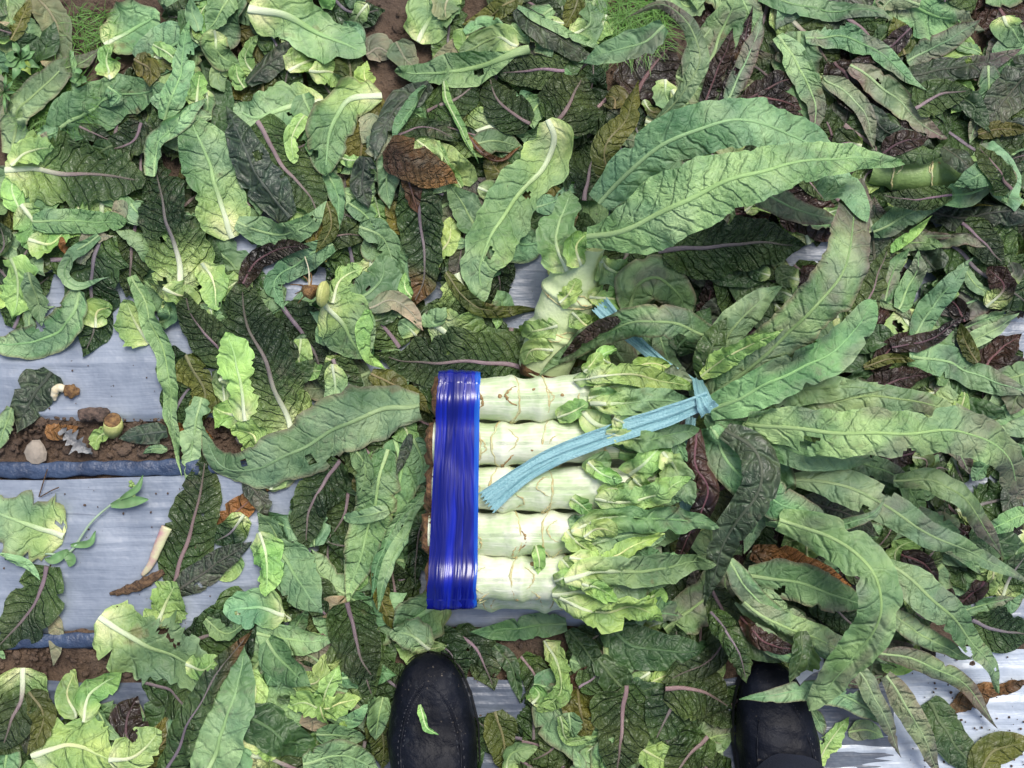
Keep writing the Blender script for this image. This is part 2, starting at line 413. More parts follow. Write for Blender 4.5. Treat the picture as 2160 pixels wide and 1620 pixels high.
    # midrib: a low ridge standing proud of both faces
    Nn = np.cross(np.gradient(V, axis=0)[:, m//2], np.gradient(V, axis=1)[:, m//2]); Nn /= np.linalg.norm(Nn, axis=1)[:, None]+1e-9
    Nn *= np.sign(Nn[:, 2:3]+1e-6)
    Cc = V[:, m//2]; kk = 2
    Cs = Cc.copy()
    for _ in range(2): Cs[1:-1] = (Cs[:-2]+2*Cs[1:-1]+Cs[2:])/4
    e = int(n*.93)
    rw = (np.clip(Wd*.080, .0008, .0026)*(1.9 if 'm' in opts else (1.3 if 'w' in opts else 1)))*(1-u)**.8*(1+.12*noise1(u*14, r.integers(1e6), 3))+.0003
    if 's' in opts: rw = rw+.0018*sstep(.35, 0, u)
    seg = slice(0, e); mm = 8
    Tc = np.gradient(Cs, axis=0); Tc /= np.linalg.norm(Tc, axis=1)[:, None]+1e-9
    S2 = np.cross(Tc, Nn); S2 /= np.linalg.norm(S2, axis=1)[:, None]+1e-9
    an = np.linspace(0, 2*np.pi, mm, endpoint=False)
    RV = Cs[:, None]+rw[:, None, None]*(np.cos(an)[None, :, None]*S2[:, None]+.42*np.sin(an)[None, :, None]*Nn[:, None])+Nn[:, None]*(rw*.12)[:, None, None]
    RV = RV[seg].reshape(-1, 3); k2 = len(RV)//mm
    rc = ribc*var*np.ones((k2, 1)); us = u[seg][:, None]
    if 'w' in opts:
        g = sstep(.5, .08, us); rc = rc*(1-g)+WHITE*g
    elif kind in 'GMY':
        g = sstep(.4, 0, us)*.5; rc = rc*(1-g)+np.array([.45, .58, .28])*g
    if kind == 'U':
        g = sstep(.30, .9, us)*.75; rc = rc*(1-g)+np.array([.10, .10, .06])*g
    else:
        g = sstep(.35, .95, us)*.7; rc = rc*(1-g)+(a+b)*.62*var*g
    rcol = np.concatenate([np.repeat(rc, mm, 0), np.full((k2*mm, 1), .4)], 1)
    ruv = np.stack([np.repeat(u[seg]*Lm, mm), np.tile(an/6.28*.02, k2)], 1)
    if 'x' not in opts:
        rp = blade if sub else par
        mesh_obj('midrib', RV, gridF(k2, mm, True), M_rib, rp, org if not sub else (0, 0, 0), cols={'front': rcol}, uv=ruv)
    stampH(RV)
    LEAFN[0] += 1
    return blade
def loose_leaf(kind, w, curl, roll, pts, opts, label, seedv, group, name='lettuce_leaf'):
    def pf(org):
        t = thing(name, label, 'leaf', org, group); return t, 'blade', False
    return make_leaf(kind, w, curl, roll, pts, opts, pf, seedv)
def plant_leaf(plant, kind, w, curl, roll, pts, opts, seedv):
    return make_leaf(kind, w, curl, roll, pts, opts, lambda org: (plant, 'leaf', True), seedv)

# ---
# ------------------------------------------------------------------ soil, plastic mulch
def soil_mat():
    t = NT('soil'); g = t.add('ShaderNodeNewGeometry').outputs['Position']
    n1 = t.noise(g, 22, 6, .65); n2 = t.noise(g, 130, 6, .7); n3 = t.noise(g, 6, 3)
    c = t.mix(t.mapr(n1.outputs[0], .3, .7), (.060, .036, .022), (.15, .098, .062))
    c = t.mix(t.mapr(n3.outputs[0], .45, .65), c, (.11, .078, .055))
    c = t.mix(t.mapr(n2.outputs[0], .58, .72), c, (.030, .018, .012))
    t.L(c, t.b.inputs['Base Color']); t.b.inputs['Roughness'].default_value = .75
    b = t.bump(n1.outputs[0], 1, .012); b = t.bump(n2.outputs[0], 1, .004, b); t.L(b, t.b.inputs['Normal']); return t.m
M_soil = soil_mat()
xs = np.linspace(-1.0, 1.0, 420); ys = np.linspace(-.8, .8, 330)
gx, gy = np.meshgrid(xs, ys, indexing='xy')
gz = .002+.003*noise2(gx*60, gy*60, 3)+.002*noise2(gx*170, gy*170, 4)+.0012*noise2(gx*420, gy*420, 5)
gz = np.minimum(gz, .0075)
Vg = np.stack([gx, gy, gz], -1).reshape(-1, 3)
soil = mesh_obj('soil', Vg, gridF(330, 420), M_soil, None); soil['kind'] = 'structure'
bx = 60; Vb = [(-bx, -bx, -.02), (bx, -bx, -.02), (bx, bx, -.02), (-bx, bx, -.02)]
gr = mesh_obj('ground', Vb, [[0, 1, 2, 3]], M_soil, None); gr['kind'] = 'structure'

def film_mat(name, c0, c1, dark):
    t = NT(name); g = t.add('ShaderNodeNewGeometry').outputs['Position']
    w = t.noise(g, 9, 2); dvn = t.add('ShaderNodeVectorMath', operation='MULTIPLY_ADD'); t.L(w.outputs[1], dvn.inputs[0]); dvn.inputs[1].default_value = (.02, .012, 0); t.L(g, dvn.inputs[2])
    s1 = t.noise(t.scalev(dvn.outputs[0], (7, 120, 1)), 1, 3, .6)
    s2 = t.noise(t.scalev(dvn.outputs[0], (16, 420, 1)), 1, 3, .6)
    pm = t.noise(g, 7, 3)
    bl = t.noise(g, 14, 5, .6); dirt = t.noise(g, 70, 5, .7)
    c = t.mix(t.mapr(bl.outputs[0], .35, .65), c0, c1)
    msk = t.mapr(pm.outputs[0], .45, .62)
    fold = t.math('MULTIPLY', t.mapr(s1.outputs[0], .60, .66), msk)
    c = t.mix(t.math('MULTIPLY', fold, .40), c, dark)  # dark lines of the wrinkled reflection, painted into the film colour
    c = t.mix(t.math('MULTIPLY', t.math('MULTIPLY', t.mapr(dirt.outputs[0], .60, .72), t.mapr(bl.outputs[0], .5, .7)), .6), c, (.30, .26, .20))
    c = t.mix(t.mapr(t.noise(g, 170, 2).outputs[0], .74, .77, 0, .8), c, (.05, .035, .025))
    t.L(c, t.b.inputs['Base Color']); t.b.inputs['Roughness'].default_value = .33; t.b.inputs['Specular IOR Level'].default_value = .6
    b = t.bump(s1.outputs[0], .6, .0022); b = t.bump(s2.outputs[0], .4, .0006, b); b = t.bump(t.noise(g, 18, 4).outputs[0], 1, .006, b)
    t.L(b, t.b.inputs['Normal']); return t.m
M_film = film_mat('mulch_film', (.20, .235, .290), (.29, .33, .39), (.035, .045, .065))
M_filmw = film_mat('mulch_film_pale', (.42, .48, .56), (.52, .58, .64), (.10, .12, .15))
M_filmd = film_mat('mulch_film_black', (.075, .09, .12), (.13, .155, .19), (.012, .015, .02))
M_roll = simple('film_roll', (.055, .085, .15), .42, .5, bumps=.003, nscale=45, bscale=120, col2=(.025, .04, .08))
def film(label, y0, y1, seed, mat, roll_y=None, roll_x=600, x0=-1.0, x1=1.0, tilt=0, ragged=True):
    ya = (810-y1)/PPM; yb = (810-y0)/PPM
    nx = 330; ny = max(int((yb-ya)/.0028), 8)
    X, Yt = np.meshgrid(np.linspace(x0, x1, nx), np.linspace(0, 1, ny), indexing='xy')
    e0 = ya+.006*noise1(X*14, seed, 4)+tilt*X; e1 = yb+.006*noise1(X*11, seed+9, 4)+tilt*X
    Y = e0+(e1-e0)*Yt
    z = .0100+.0022*noise2(X*9, Y*30, seed+1)
    r = np.random.default_rng(seed)
    for _ in range(90):
        cx = r.uniform(x0, x1); cy = r.uniform(ya, yb); ln = r.uniform(.02, .12); wd = r.uniform(.0014, .003)
        z = z+r.uniform(.0008, .0028)*np.exp(-((X-cx)/ln)**2)*np.exp(-((Y-cy-.05*(X-cx)*r.uniform(-.6, .6))/wd)**2)
    z = np.clip(z, .0088, .018)-.004*sstep(.03, 0, Yt)
    t = thing('plastic_sheet', label, 'plastic sheet', ((x0+x1)/2, (ya+yb)/2, .01), 'plastic mulch strips under the leaves')
    org = np.array([(x0+x1)/2, (ya+yb)/2, .01])
    mesh_obj('film', np.stack([X, Y, z], -1).reshape(-1, 3), gridF(ny, nx), mat, t, org)
    if roll_y is not None:
        xx = np.linspace(x0, (roll_x-1080)/PPM, 160); yy = (810-roll_y)/PPM+.002*noise1(xx*12, seed+5, 4)+tilt*xx
        Pn = np.stack([xx, yy, .0095+0*xx+.001*noise1(xx*40, seed, 3)], 1)
        tube('rolled_edge', Pn, (.0085)*(1+.16*noise1(xx*55, seed+3, 5)), M_roll, t, org, m=18, flat=.38, jitter=.16, caps=False)
    stampH(np.stack([X, Y, z], -1).reshape(-1, 3))
film('silvery blue plastic mulch strip above the bare soil furrow on the left', 425, 882, 11, M_film)
film('silvery blue plastic mulch strip between the two soil furrows with dark rolled upper edge', 996, 1322, 22, M_film, roll_y=978, tilt=.012)
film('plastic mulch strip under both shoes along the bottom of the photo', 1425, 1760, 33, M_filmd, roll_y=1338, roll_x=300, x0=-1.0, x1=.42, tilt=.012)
film('whitish plastic mulch patch showing in the bottom right corner', 1362, 1760, 44, M_filmw, x0=.30, x1=1.0, tilt=0)
film('whitish strip of plastic mulch at the right edge beside the pointed leaves', 655, 905, 55, M_filmw, x0=.45, x1=1.0)

def rock(c, r, seed, fl=.6):
    n, m = 7, 10
    th = np.linspace(0, np.pi, n)[:, None]; ph = np.linspace(0, 2*np.pi, m, endpoint=False)[None]
    d = 1+.22*noise2(np.sin(th)*np.cos(ph)*2.2+3, np.sin(th)*np.sin(ph)*2.2+np.cos(th)*2, seed)
    rr = np.random.default_rng(seed).uniform(.75, 1.3, 2)
    V = np.stack([np.sin(th)*np.cos(ph)*d*r*rr[0], np.sin(th)*np.sin(ph)*d*r*rr[1], np.cos(th)*d*r*fl+0*ph], -1).reshape(-1, 3)+np.asarray(c)[None]
    return V, gridF(n, m, True)
def lumps(name, centres, mat, smooth=False, parent=None):
    Vs, Fs, o = [], [], 0
    for (c, r, s, fl) in centres:
        V, F = rock(c, r, s, fl); Vs.append(V); Fs.append(F+o); o += len(V)
    return mesh_obj(name, np.vstack(Vs), np.vstack(Fs), mat, parent, smooth=smooth)
cl = []
for i in range(3200):
    band = random.choice([(880, 962), (880, 962), (1352, 1425), (0, 150)])
    px = random.uniform(-60, 2220) if random.random() < .4 else random.uniform(-40, 800); py = random.uniform(*band)
    cl.append((at(px, py, .006), min(random.expovariate(950)+.0005, .006), i, .7))
c_ = lumps('soil_clods', cl, M_soil); c_['kind'] = 'stuff'; c_['label'] = 'crumbs and clods of brown soil'
cr = []
M_crumb = simple('crumb', (.09, .055, .035), .8)
for i in range(330):
    px, py = random.choice([(random.uniform(0, 720), random.uniform(760, 1340)), (random.uniform(1920, 2160), random.uniform(1380, 1620)), (random.uniform(950, 1250), random.uniform(1400, 1530))])
    cr.append((at(px, py, .0115), random.uniform(.0004, .0014), i+4000, .8))
c_ = lumps('soil_crumbs', cr, M_crumb); c_['kind'] = 'stuff'; c_['label'] = 'scattered soil crumbs on the plastic'
M_stone = simple('stone', (.34, .29, .23), .7, bumps=.0006, bscale=200)
for (px, py, r, lab) in [(517, 925, .009, 'pale angular stone left of the other one in the soil gap'), (545, 935, .012, 'larger pale flat stone in the soil gap by the dark rolled edge'), (76, 955, .010, 'rounded brown pebble on the soil above the rolled plastic edge'), (580, 938, .010, 'dark brown soil clod at the right end of the stones')]:
    c = at(px, py, .010); V, F = rock(c, r, int(px), .55)
    o = mesh_obj('stone', V, F, M_stone if 'dark' not in lab else M_soil, None, c, smooth=False); tag(o, lab, 'stone')

# grass and weeds
def grass_patch(name, px, py, rad, nb, ln, seed, label):
    r = np.random.default_rng(seed); Vs, Fs = [], []
    for i in range(nb):
        a = r.uniform(0, 6.28); d = rad*math.sqrt(r.random()); c = at(px+d*math.cos(a), py+d*math.sin(a)*.8, 0.004)
        dr = r.uniform(0, 6.28); L = ln*r.uniform(.5, 1.2); wv = r.uniform(.0003, .0008)
        k = 5; base = len(Vs)
        for j in range(k):
            t = j/(k-1); p = c+np.array([math.cos(dr)*L*t*t*.9, math.sin(dr)*L*t*t*.9, L*.8*t*(1-.35*t)]); s = wv*(1-t)+.00008
            Vs.append(p+np.array([-math.sin(dr)*s, math.cos(dr)*s, 0])); Vs.append(p-np.array([-math.sin(dr)*s, math.cos(dr)*s, 0]))
        for j in range(k-1): Fs.append((base+2*j, base+2*j+1, base+2*j+3, base+2*j+2))
    o = mesh_obj(name, Vs, np.array(Fs), M_grass, None); o['kind'] = 'stuff'; o['label'] = label; return o
M_grass = simple('grass', (.14, .30, .05), .5, col2=(.08, .20, .03), nscale=200)
grass_patch('grass', 118, 218, 62, 1500, .034, 1, 'bright green fine grass tuft at the top left')
grass_patch('grass', 190, 70, 60, 260, .02, 2, 'thin grass on the dark soil at the top left')
grass_patch('grass', 1330, 60, 80, 700, .03, 3, 'green grass at the top centre')
grass_patch('grass', 40, 165, 60, 350, .022, 4, 'low grass near the left edge')
stampH(np.array([[*at(118+random.gauss(0, 28), 218+random.gauss(0, 25), 0)[:2], .028] for _ in range(800)]))

#
# layer | kind | width px | curl | roll | midrib from base to tip | options | | label
LEAVES = '''
1|G|95|20|0|15,-25 20,50 8,128||pale green leaf hanging in the top left corner
1|G|80|20|10|85,110 60,70 20,40||green leaf behind the corner leaf, beside the tan streaked leaf
2|T|64|-15|0|75,-10 108,30 122,75 112,150|b|tan mottled leaf standing beside the yellowish weed at top left
3|G|74|12|-12|25,325 38,255 75,195 145,148 218,100|np|long narrow green leaf sweeping in an arc around the grass tuft
3|G|30|60|60|150,108 158,180 153,262|nx|thin edge-on green leaf crossing the bright grass tuft
3|G|112|18|0|112,292 185,240 262,202 358,186||broad bluish green leaf with curved pale midrib right of the grass tuft
4|G|66|-30|12|348,255 368,195 388,120 398,42|n|upright grey green leaf with tan streak, tip pointing up
2|G|105|15|0|222,96 282,60 338,30|w|crinkled pale leaf left of the upright grey green leaf
2|G|115|-20|0|298,136 375,92 452,46||wide pale crinkled leaf behind the upright grey green leaf
2|G|115|15|8|418,95 468,45 525,-10||large crinkled green leaf at the top edge left of the bright leaf
3|Y|52|40|0|236,168 224,128 240,92|wf|yellow green frilly leaf base between grass and pale leaves
5|G|62|45|30|322,372 335,305 372,262 440,212||twisted green leaf with dark edge above the olive lilac-ribbed leaf
4|U|130|-12|0|386,622 376,545 352,450 328,345|w|large olive green blistered leaf with lilac midrib and cream foot at left
4|Y|60|40|0|350,610 390,625 400,600|wf|cream torn stub at the foot of the large olive leaf
4|U|140|-18|0|15,360 90,362 180,370 310,382|wf|blistered leaf with bright cream left end and lilac midrib, pointing right
4|Y|60|50|20|25,350 60,322 120,315|wf|yellow frill along the cream end of the lilac-ribbed leaf
5|S|98|-35|0|612,462 568,402 520,322 480,225|n|smooth dark grey green leaf with rounded upper tip, left of the centre top
4|G|116|15|-8|492,502 462,405 432,325 400,238|w|pale crinkled leaf with straight green midrib running down to a cream foot
4|Y|44|60|0|412,232 418,190 424,152|wfm|cream cut petiole stub sticking up right of the grey leaf
4|G|104|22|0|684,214 618,226 545,248 492,228|wm|pale leaf with thick cut midrib pointing right at top left centre
3|U|46|40|25|165,266 212,288 268,312||small dark scrap below the broad bluish green leaf
3|U|90|-20|0|300,260 280,300 220,322||dark green leaf under the twisted green leaf
3|G|60|30|20|85,300 110,290 132,272|e|small green folded leaf tip by the end of the curved leaf
5|G|112|-22|4|526,22 600,34 682,76 772,118|wm|bright pale green leaf with cream thick midrib near the top edge
2|U|95|-20|0|690,-15 742,28 812,22||dark glossy leaf at the top edge beside the bare soil
4|S|64|-55|10|522,176 582,124 665,84|n|dark rolled bluish leaf below the bright pale green leaf
4|Y|64|55|20|608,152 662,124 716,122|wf|curly yellow green leaf in the ruffled cluster below the dark soil
4|Y|54|55|-20|655,155 700,152 742,182|wf|small curly light leaf lying in the middle of the ruffled cluster
4|O|72|-40|0|742,168 736,130 716,98||olive blistered cupped leaf right of the ruffled cluster
4|Y|48|40|10|782,198 768,160 774,128|f|bright yellow green upright scrap above the curved cream leaf
6|G|94|-25|8|806,204 738,210 706,258 692,328 688,372|wm|pale leaf with curved cream midrib bending down at top centre left
5|G|70|30|-20|640,200 660,260 655,330||crinkled pale half leaf left of the curved cream midrib
5|Y|34|25|0|642,242 616,288 620,345|nb|small smooth yellow green tongue shaped leaf
2|T|66|-30|0|772,116 800,102 832,122||dry whitish tan leaf piece on the dark soil at top centre
3|T|66|25|0|835,88 858,128 888,148||tan and green mottled leaf right of the dry whitish piece
3|T|50|-20|15|1015,60 962,100 902,148|n|long pale tan leaf above the light green petioles
3|G|100|25|0|882,90 915,32 965,0|w|pale leaf with broad green midrib at the top edge, right of bare soil
6|G|84|30|0|1118,104 1010,140 930,158 832,148|sm|yellowish green leaf on a long pale petiole from the upper right
6|Y|26|60|30|936,172 948,225 968,265 990,310 1012,345|n|thin yellow twisted leaf strip hanging below the petioles
5|G|62|40|0|1092,98 1040,82 968,116|w|small pale leaf arching above the long petiole
2|O|56|-20|0|1100,-8 1040,32 975,52|n|dark olive long leaf at the top edge centre
2|G|62|25|10|1165,18 1100,62 1028,112|e|dull green leaf left of the dark folded leaf at top centre
5|G|80|30|10|1120,60 1148,90 1165,120|f|ragged light green leaf end at the joint of the petioles
6|S|76|-60|-10|905,176 845,222 803,280 792,340||dark slate cupped leaf twisting above the brown rotten leaf
6|G|46|50|-40|900,182 858,245 828,298|n|green folded rim along the dark cupped leaf
6|B|98|-25|0|818,305 872,342 965,388|x|rotten brown leaf with tan and black patches near the centre top
5|U|56|-30|10|832,288 890,268 968,298||dark green leaf with brown rim above the rotten leaf
4|G|60|-20|0|1000,306 1050,298 1105,312|n|smooth bluish green leaf piece right of the brown rim leaf
5|B|20|70|30|985,282 1018,328 1058,338 1100,308|n|curled brown dried leaf strip below the smooth bluish piece
5|G|114|-30|8|1152,256 1166,310 1118,388 1056,470 1012,560 1016,640|w|long pale green leaf curving down from a cream top left of the big crossing leaf
4|G|74|20|0|1012,495 976,432 944,385||green leaf with light midrib left of the long curving leaf
5|U|100|-15|0|866,375 884,455 898,540 890,600 868,652|k|long dark leaf with thin lilac midrib hanging below the rotten leaf
5|B|44|-40|0|858,370 870,410 882,450|f|dried brown shreds at the top of the dark leaf below the rotten leaf
4|U|84|-25|0|1190,150 1120,150 1048,158||dark olive leaf beneath the purple folded leaf at top centre
3|U|108|-15|0|902,235 960,210 1015,172||blistered dark leaf under the thin yellow strip
4|U|96|-20|0|1118,264 1078,236 1045,205 1034,158||dark leaf with dull purple midrib right of the yellow strip
4|U|150|-12|0|1170,265 1200,220 1232,158||large dark blistered leaf with lilac midrib behind the upright stem
4|U|120|-15|0|1232,425 1242,360 1262,300||dark leaf with bright lilac midrib just above the upright pale stem
5|S|64|-35|0|770,332 764,392 778,440||slate dark narrow leaf left of the rotten leaf
5|G|64|35|25|828,318 816,380 822,440||twisted light green leaf between slate leaf and rotten leaf
4|G|46|35|0|688,360 712,412 716,485|n|narrow green leaf below the curved cream midrib leaf
4|U|132|-15|0|545,258 588,335 638,395 680,470||large brownish blistered leaf with lilac midrib at upper left centre
5|O|46|-50|10|690,425 698,480 668,535|n|olive brown folded leaf end hanging down left of centre
5|G|54|10|0|68,468 150,466 268,468|nb|smooth flat pale green tongue leaf pointing right at the left side
4|Y|84|40|0|45,432 75,475 82,535|wf|cream and yellow ruffled leaf base under the flat tongue leaf
4|Y|64|50|0|60,505 110,515 140,480|wf|lumpy yellow cream leaf base with brown rim at left
5|B|22|70|20|128,500 140,530 160,520|x|curled tan brown leaf edge beside the yellow base
3|U|134|-12|0|214,492 196,570 196,650 200,700 172,752||large dark leaf with wide lilac midrib ending on the plastic at left
2|U|118|-12|0|292,422 286,480 275,560 270,628||dark green leaf with narrow purple midrib between two lilac-ribbed leaves
5|G|30|35|20|208,496 156,535 134,575 165,602 232,588|n|thin bright green leaf curled into a hook at left
4|G|88|15|-8|168,612 150,668 98,715 25,728 -40,715|n|smooth crescent shaped green leaf with black specks at the left edge
4|Y|96|-40|0|25,545 42,600 30,672|f|crumpled yellow green leaf with brown spots at the left edge
4|G|50|30|0|62,575 78,630 88,688|nf|light green flap right of the crumpled yellow green leaf
6|G|48|22|0|276,582 312,655 342,722 356,800 362,900 384,1005|e|long narrow pale leaf running down across the plastic
4|Y|80|35|0|316,724 288,685 262,632|wf|bright yellow green leaf with white foot beside the long narrow leaf
5|Y|60|30|0|428,555 452,600 458,655|wf|yellow leaf base with white centre on the dark rolled leaf
5|U|132|-22|0|616,948 602,870 566,772 528,685 505,590|w|very large dark purple green leaf with lilac midrib and pale foot left of centre
6|P|50|-45|0|512,600 545,550 600,522 655,522|n|dark purple rolled leaf top bending right above the large dark leaf
4|U|100|-15|0|488,765 442,712 404,660 388,615||dark green leaf with short lilac rib left of the very large dark leaf
3|O|84|-15|0|395,750 432,830 402,905|f|olive crumpled leaf beside the lower end of the long narrow leaf
5|Y|76|-30|0|516,888 512,822 498,765 478,700|wf|pale torn leaf lying on the dark leaf left of the big lilac midrib
4|S|94|-12|0|110,785 64,845 38,915||flat dark green leaf on plastic near the left edge
4|G|46|20|0|25,860 8,905 -5,950||small green leaf at the left edge beside the flat dark leaf
5|G|66|35|0|424,838 412,905 392,1012|f|pale ruffled leaf right of the long narrow leaf
5|U|122|-10|0|368,1232 398,1135 420,1045 438,950|n|flat olive leaf with greyish lilac midrib lying on the plastic
5|S|66|-25|0|372,1250 440,1200 532,1142|n|narrow grey green smooth leaf lying diagonally on the plastic
5|Y|88|30|0|330,1322 350,1272 372,1228|wf|torn cream yellow leaf foot with lilac vein on the lower left plastic
3|B|62|-8|0|455,1145 505,1072 575,1022|n|flat dry brown leaf on the plastic
4|S|52|-20|0|518,1012 548,1050 568,1090||small dark leaf overlapping the dry brown leaf
6|G|138|-20|0|886,852 805,862 722,902 640,950 545,985 472,975 428,898|e|very broad green leaf with long curved midrib left of the blue tape
4|U|108|-18|0|718,972 672,1035 650,1090 648,1160||dark wrinkled leaf with thin rib on the plastic left of the bundle
5|Y|64|-55|0|548,1122 566,1182 560,1258|wf|bright yellow green tongue with white tip at lower left
4|G|60|30|0|592,1155 572,1112 545,1080|f|frilly light green leaf above the bright tongue
4|G|116|-15|0|572,1142 622,1210 680,1292||green leaf with straight midrib right of the bright tongue
3|U|100|-15|0|600,1220 660,1250 715,1290||dark blistered leaf under the straight-ribbed green leaf
4|G|98|15|10|818,948 792,1060 756,1178 732,1275||long green leaf running down left of the blue tape
5|G|38|35|20|908,1032 842,1100 802,1172 782,1262|n|narrow green strap leaf fanning from behind the tape, leftmost
5|G|38|45|-20|908,1045 862,1120 818,1200 795,1292|n|second narrow green strap leaf behind the tape
5|U|50|-50|0|906,1062 882,1140 876,1242|n|dark narrow strap leaf with pale rib nearest the blue tape
3|G|116|-15|0|832,925 848,1000 822,1092||green leaf with midrib and small holes left of the tape
4|G|76|15|0|872,925 892,980 878,1025||green leaf tucked against the left edge of the tape
5|S|28|-60|0|865,915 852,960 836,1002|nx|curled dark slug-like leaf beside the tape
4|G|56|30|10|748,948 772,990 758,1055|e|folded yellowish edged leaf below the broad curved leaf
5|G|32|20|0|820,1075 772,1088 724,1092|nb|small flat pale tongue leaf with white spots left of the tape
5|G|66|25|-10|498,470 580,496 650,474 690,425|n|smooth crescent green leaf pointing right below the grey leaf
4|G|50|35|0|735,428 772,455 802,505||light green ruffled leaf above the root bulb leaf
4|G|64|35|20|758,478 812,505 832,575||twisted pale leaf with brown flecks above the root bulb leaf
5|G|86|-30|0|690,628 755,628 808,590 806,535|wf|pale ruffled leaf curving up from the cut root bulb
5|G|116|-20|0|688,642 728,690 768,760|w|pale leaf with white foot spreading down from the cut root bulb
5|Y|60|50|0|702,640 720,590 765,565|wf|curly bright leaf above the cut root bulb
4|G|60|20|10|702,518 632,552 578,598 600,655|n|green leaf bending around the bare plastic above the root bulb
3|U|76|-20|0|642,545 702,500 782,495||dark blistered leaf above the green bent leaf
6|T|48|35|0|780,652 828,632 868,658 892,698|n|small pale olive pointed leaf above the purple horizontal leaf
6|Y|44|-60|20|782,655 768,702 780,752 815,778|nx|pale yellow curled leaf edge looping at the left end of the purple leaf
5|U|152|-14|0|1138,788 1040,764 950,762 862,766 792,745||large brownish purple leaf with lilac midrib lying just above the tape
5|O|54|-20|0|782,788 850,822 908,872|n|olive brown leaf under the purple leaf, ending at the tape
5|O|40|-60|0|940,575 982,632 1050,656 1145,652|n|curved olive brown rolled leaf below the long curving pale leaf
3|U|86|-15|0|1028,528 1050,580 1062,645||dark crinkled leaf left of the upright pale stem
4|G|104|-12|0|1030,488 1092,514 1156,512|n|rounded smooth green leaf behind the left side of the upright stem
3|U|124|-12|0|598,648 650,720 690,805||dark blistered leaf right of the very large lilac-ribbed leaf
4|U|100|-18|0|560,700 590,762 622,838||dark rounded leaf pressed against the very large lilac-ribbed leaf
4|U|94|-18|0|702,758 722,802 745,865||dark green leaf below the pale leaf of the root bulb
5|G|54|-50|0|702,768 706,832 680,898|w|narrow blistered light green leaf above the broad curved leaf
5|G|150|-24|0|212,1302 292,1345 376,1388 452,1422|wf|wide pale green leaf with white thick foot at lower left
4|U|124|-15|0|100,1192 72,1280 -15,1372||dark green leaf with purple midrib at the lower left edge
5|G|134|-20|0|136,1132 50,1102 -30,1065|wf|ruffled green leaf with cream end on the plastic at the left edge
5|G|26|40|20|8,1168 60,1192 84,1225|n|small curled pale strip below the ruffled leaf at the left edge
3|T|34|-20|0|108,1290 118,1340 112,1405|nx|dry tan leaf strip beside the dark leaf at lower left
4|U|110|-15|0|50,1408 44,1482 5,1580|w|green leaf with lilac midrib at the left edge near the bottom
3|S|62|-60|0|62,1590 92,1530 136,1480|n|dark smooth rolled leaf near the bottom left corner
5|Y|52|50|10|164,1512 142,1468 156,1412|w|smooth cupped yellow green leaf, left one of the bottom left pair
5|Y|66|45|-10|178,1522 192,1462 258,1418|w|larger cupped yellow green leaf with raised tip, right of its pair
4|Y|120|-25|0|70,1592 142,1568 250,1602|wf|pale leaf with cream edge and lilac rib at the bottom left
3|P|94|-20|0|282,1588 268,1520 292,1468||dark purple glossy leaf right of the cupped yellow leaves
4|Y|86|-40|0|232,1602 288,1592 342,1540|wf|bright cream striped leaf foot at the bottom left
6|U|80|-45|0|345,1635 408,1512 468,1412 532,1328|nk|long dark rolled leaf with brown tip standing diagonally at lower left
5|G|124|15|0|440,1640 470,1542 500,1442 516,1362||green leaf with wide straight midrib right of the diagonal rolled leaf
5|Y|56|30|0|392,1402 430,1412 462,1385|wf|small bright ragged leaf left of the diagonal rolled leaf
3|U|98|-15|0|392,1352 468,1332 548,1288||dark blistered leaf above the diagonal rolled leaf
4|D|98|-20|0|512,1500 582,1545 678,1598|n|smooth dark green leaf with fine central groove near the bottom
4|G|76|35|0|542,1338 612,1348 706,1350||pale green folded leaf left of the purple blistered leaf
5|U|124|-22|0|732,1270 750,1345 792,1432||purple blistered leaf with lilac midrib left of the shoe toe
5|Y|58|50|0|678,1498 690,1452 716,1402|f|bright yellow green upright lobe of the star shaped scrap
5|Y|64|40|0|678,1498 640,1482 606,1492|f|bright yellow green left lobe of the star shaped scrap
5|Y|58|45|0|678,1496 722,1482 762,1474|f|bright yellow green right lobe of the star shaped scrap
5|Y|30|55|0|676,1490 684,1515 692,1528||small hanging lower lobe of the star shaped scrap
4|G|84|25|0|562,1352 602,1402 656,1446||torn pale green leaf with a rust brown spot
4|G|54|20|0|668,1548 720,1552 778,1552|n|small pale leaf with brown edge left of the shoe
4|O|70|-15|0|792,1502 810,1555 806,1622||olive green leaf beside the shoe near the bottom
4|G|86|-20|0|640,1612 720,1592 808,1628||light green leaf with dark hole at the bottom edge
4|G|46|15|0|808,1470 798,1515 792,1562|n|narrow green leaf standing left of the shoe toe
5|G|100|40|0|938,1258 882,1302 832,1334|wm|pale cupped leaf with thick midrib below the corner of the blue tape
5|Y|66|-30|0|838,1352 880,1372 942,1362|f|bright blistered leaf frill just above the left shoe toe
4|O|46|45|20|806,1172 800,1250 842,1336|n|olive edged strap leaf curving down below the strap leaves
3|U|96|-15|0|955,1330 1010,1372 1042,1455||dark crumpled leaf right of the left shoe toe
3|D|36|-20|0|1042,1362 1080,1408 1098,1485|n|thin dark leaf on the plastic between the shoes
4|G|58|15|0|1195,1316 1105,1324 990,1336|n|flat green leaf with white rib directly below the pale stems
4|D|98|-25|0|1268,1302 1338,1362 1425,1376 1512,1352|n|big smooth dark green leaf arching below the bundle
3|D|56|-15|0|1200,1328 1252,1395 1300,1455|n|very dark narrow leaf between the shoes below the flat green leaf
4|D|76|25|0|1262,1388 1322,1458 1402,1442|n|dark green folded leaf with raised rim between the shoes
5|Y|54|45|30|1148,1350 1176,1402 1180,1462 1132,1502|wf|twisted yellow green leaf with white tip between the shoes
4|Y|26|50|0|1180,1508 1200,1562 1262,1552|n|light green curled leaf rim near the bottom centre
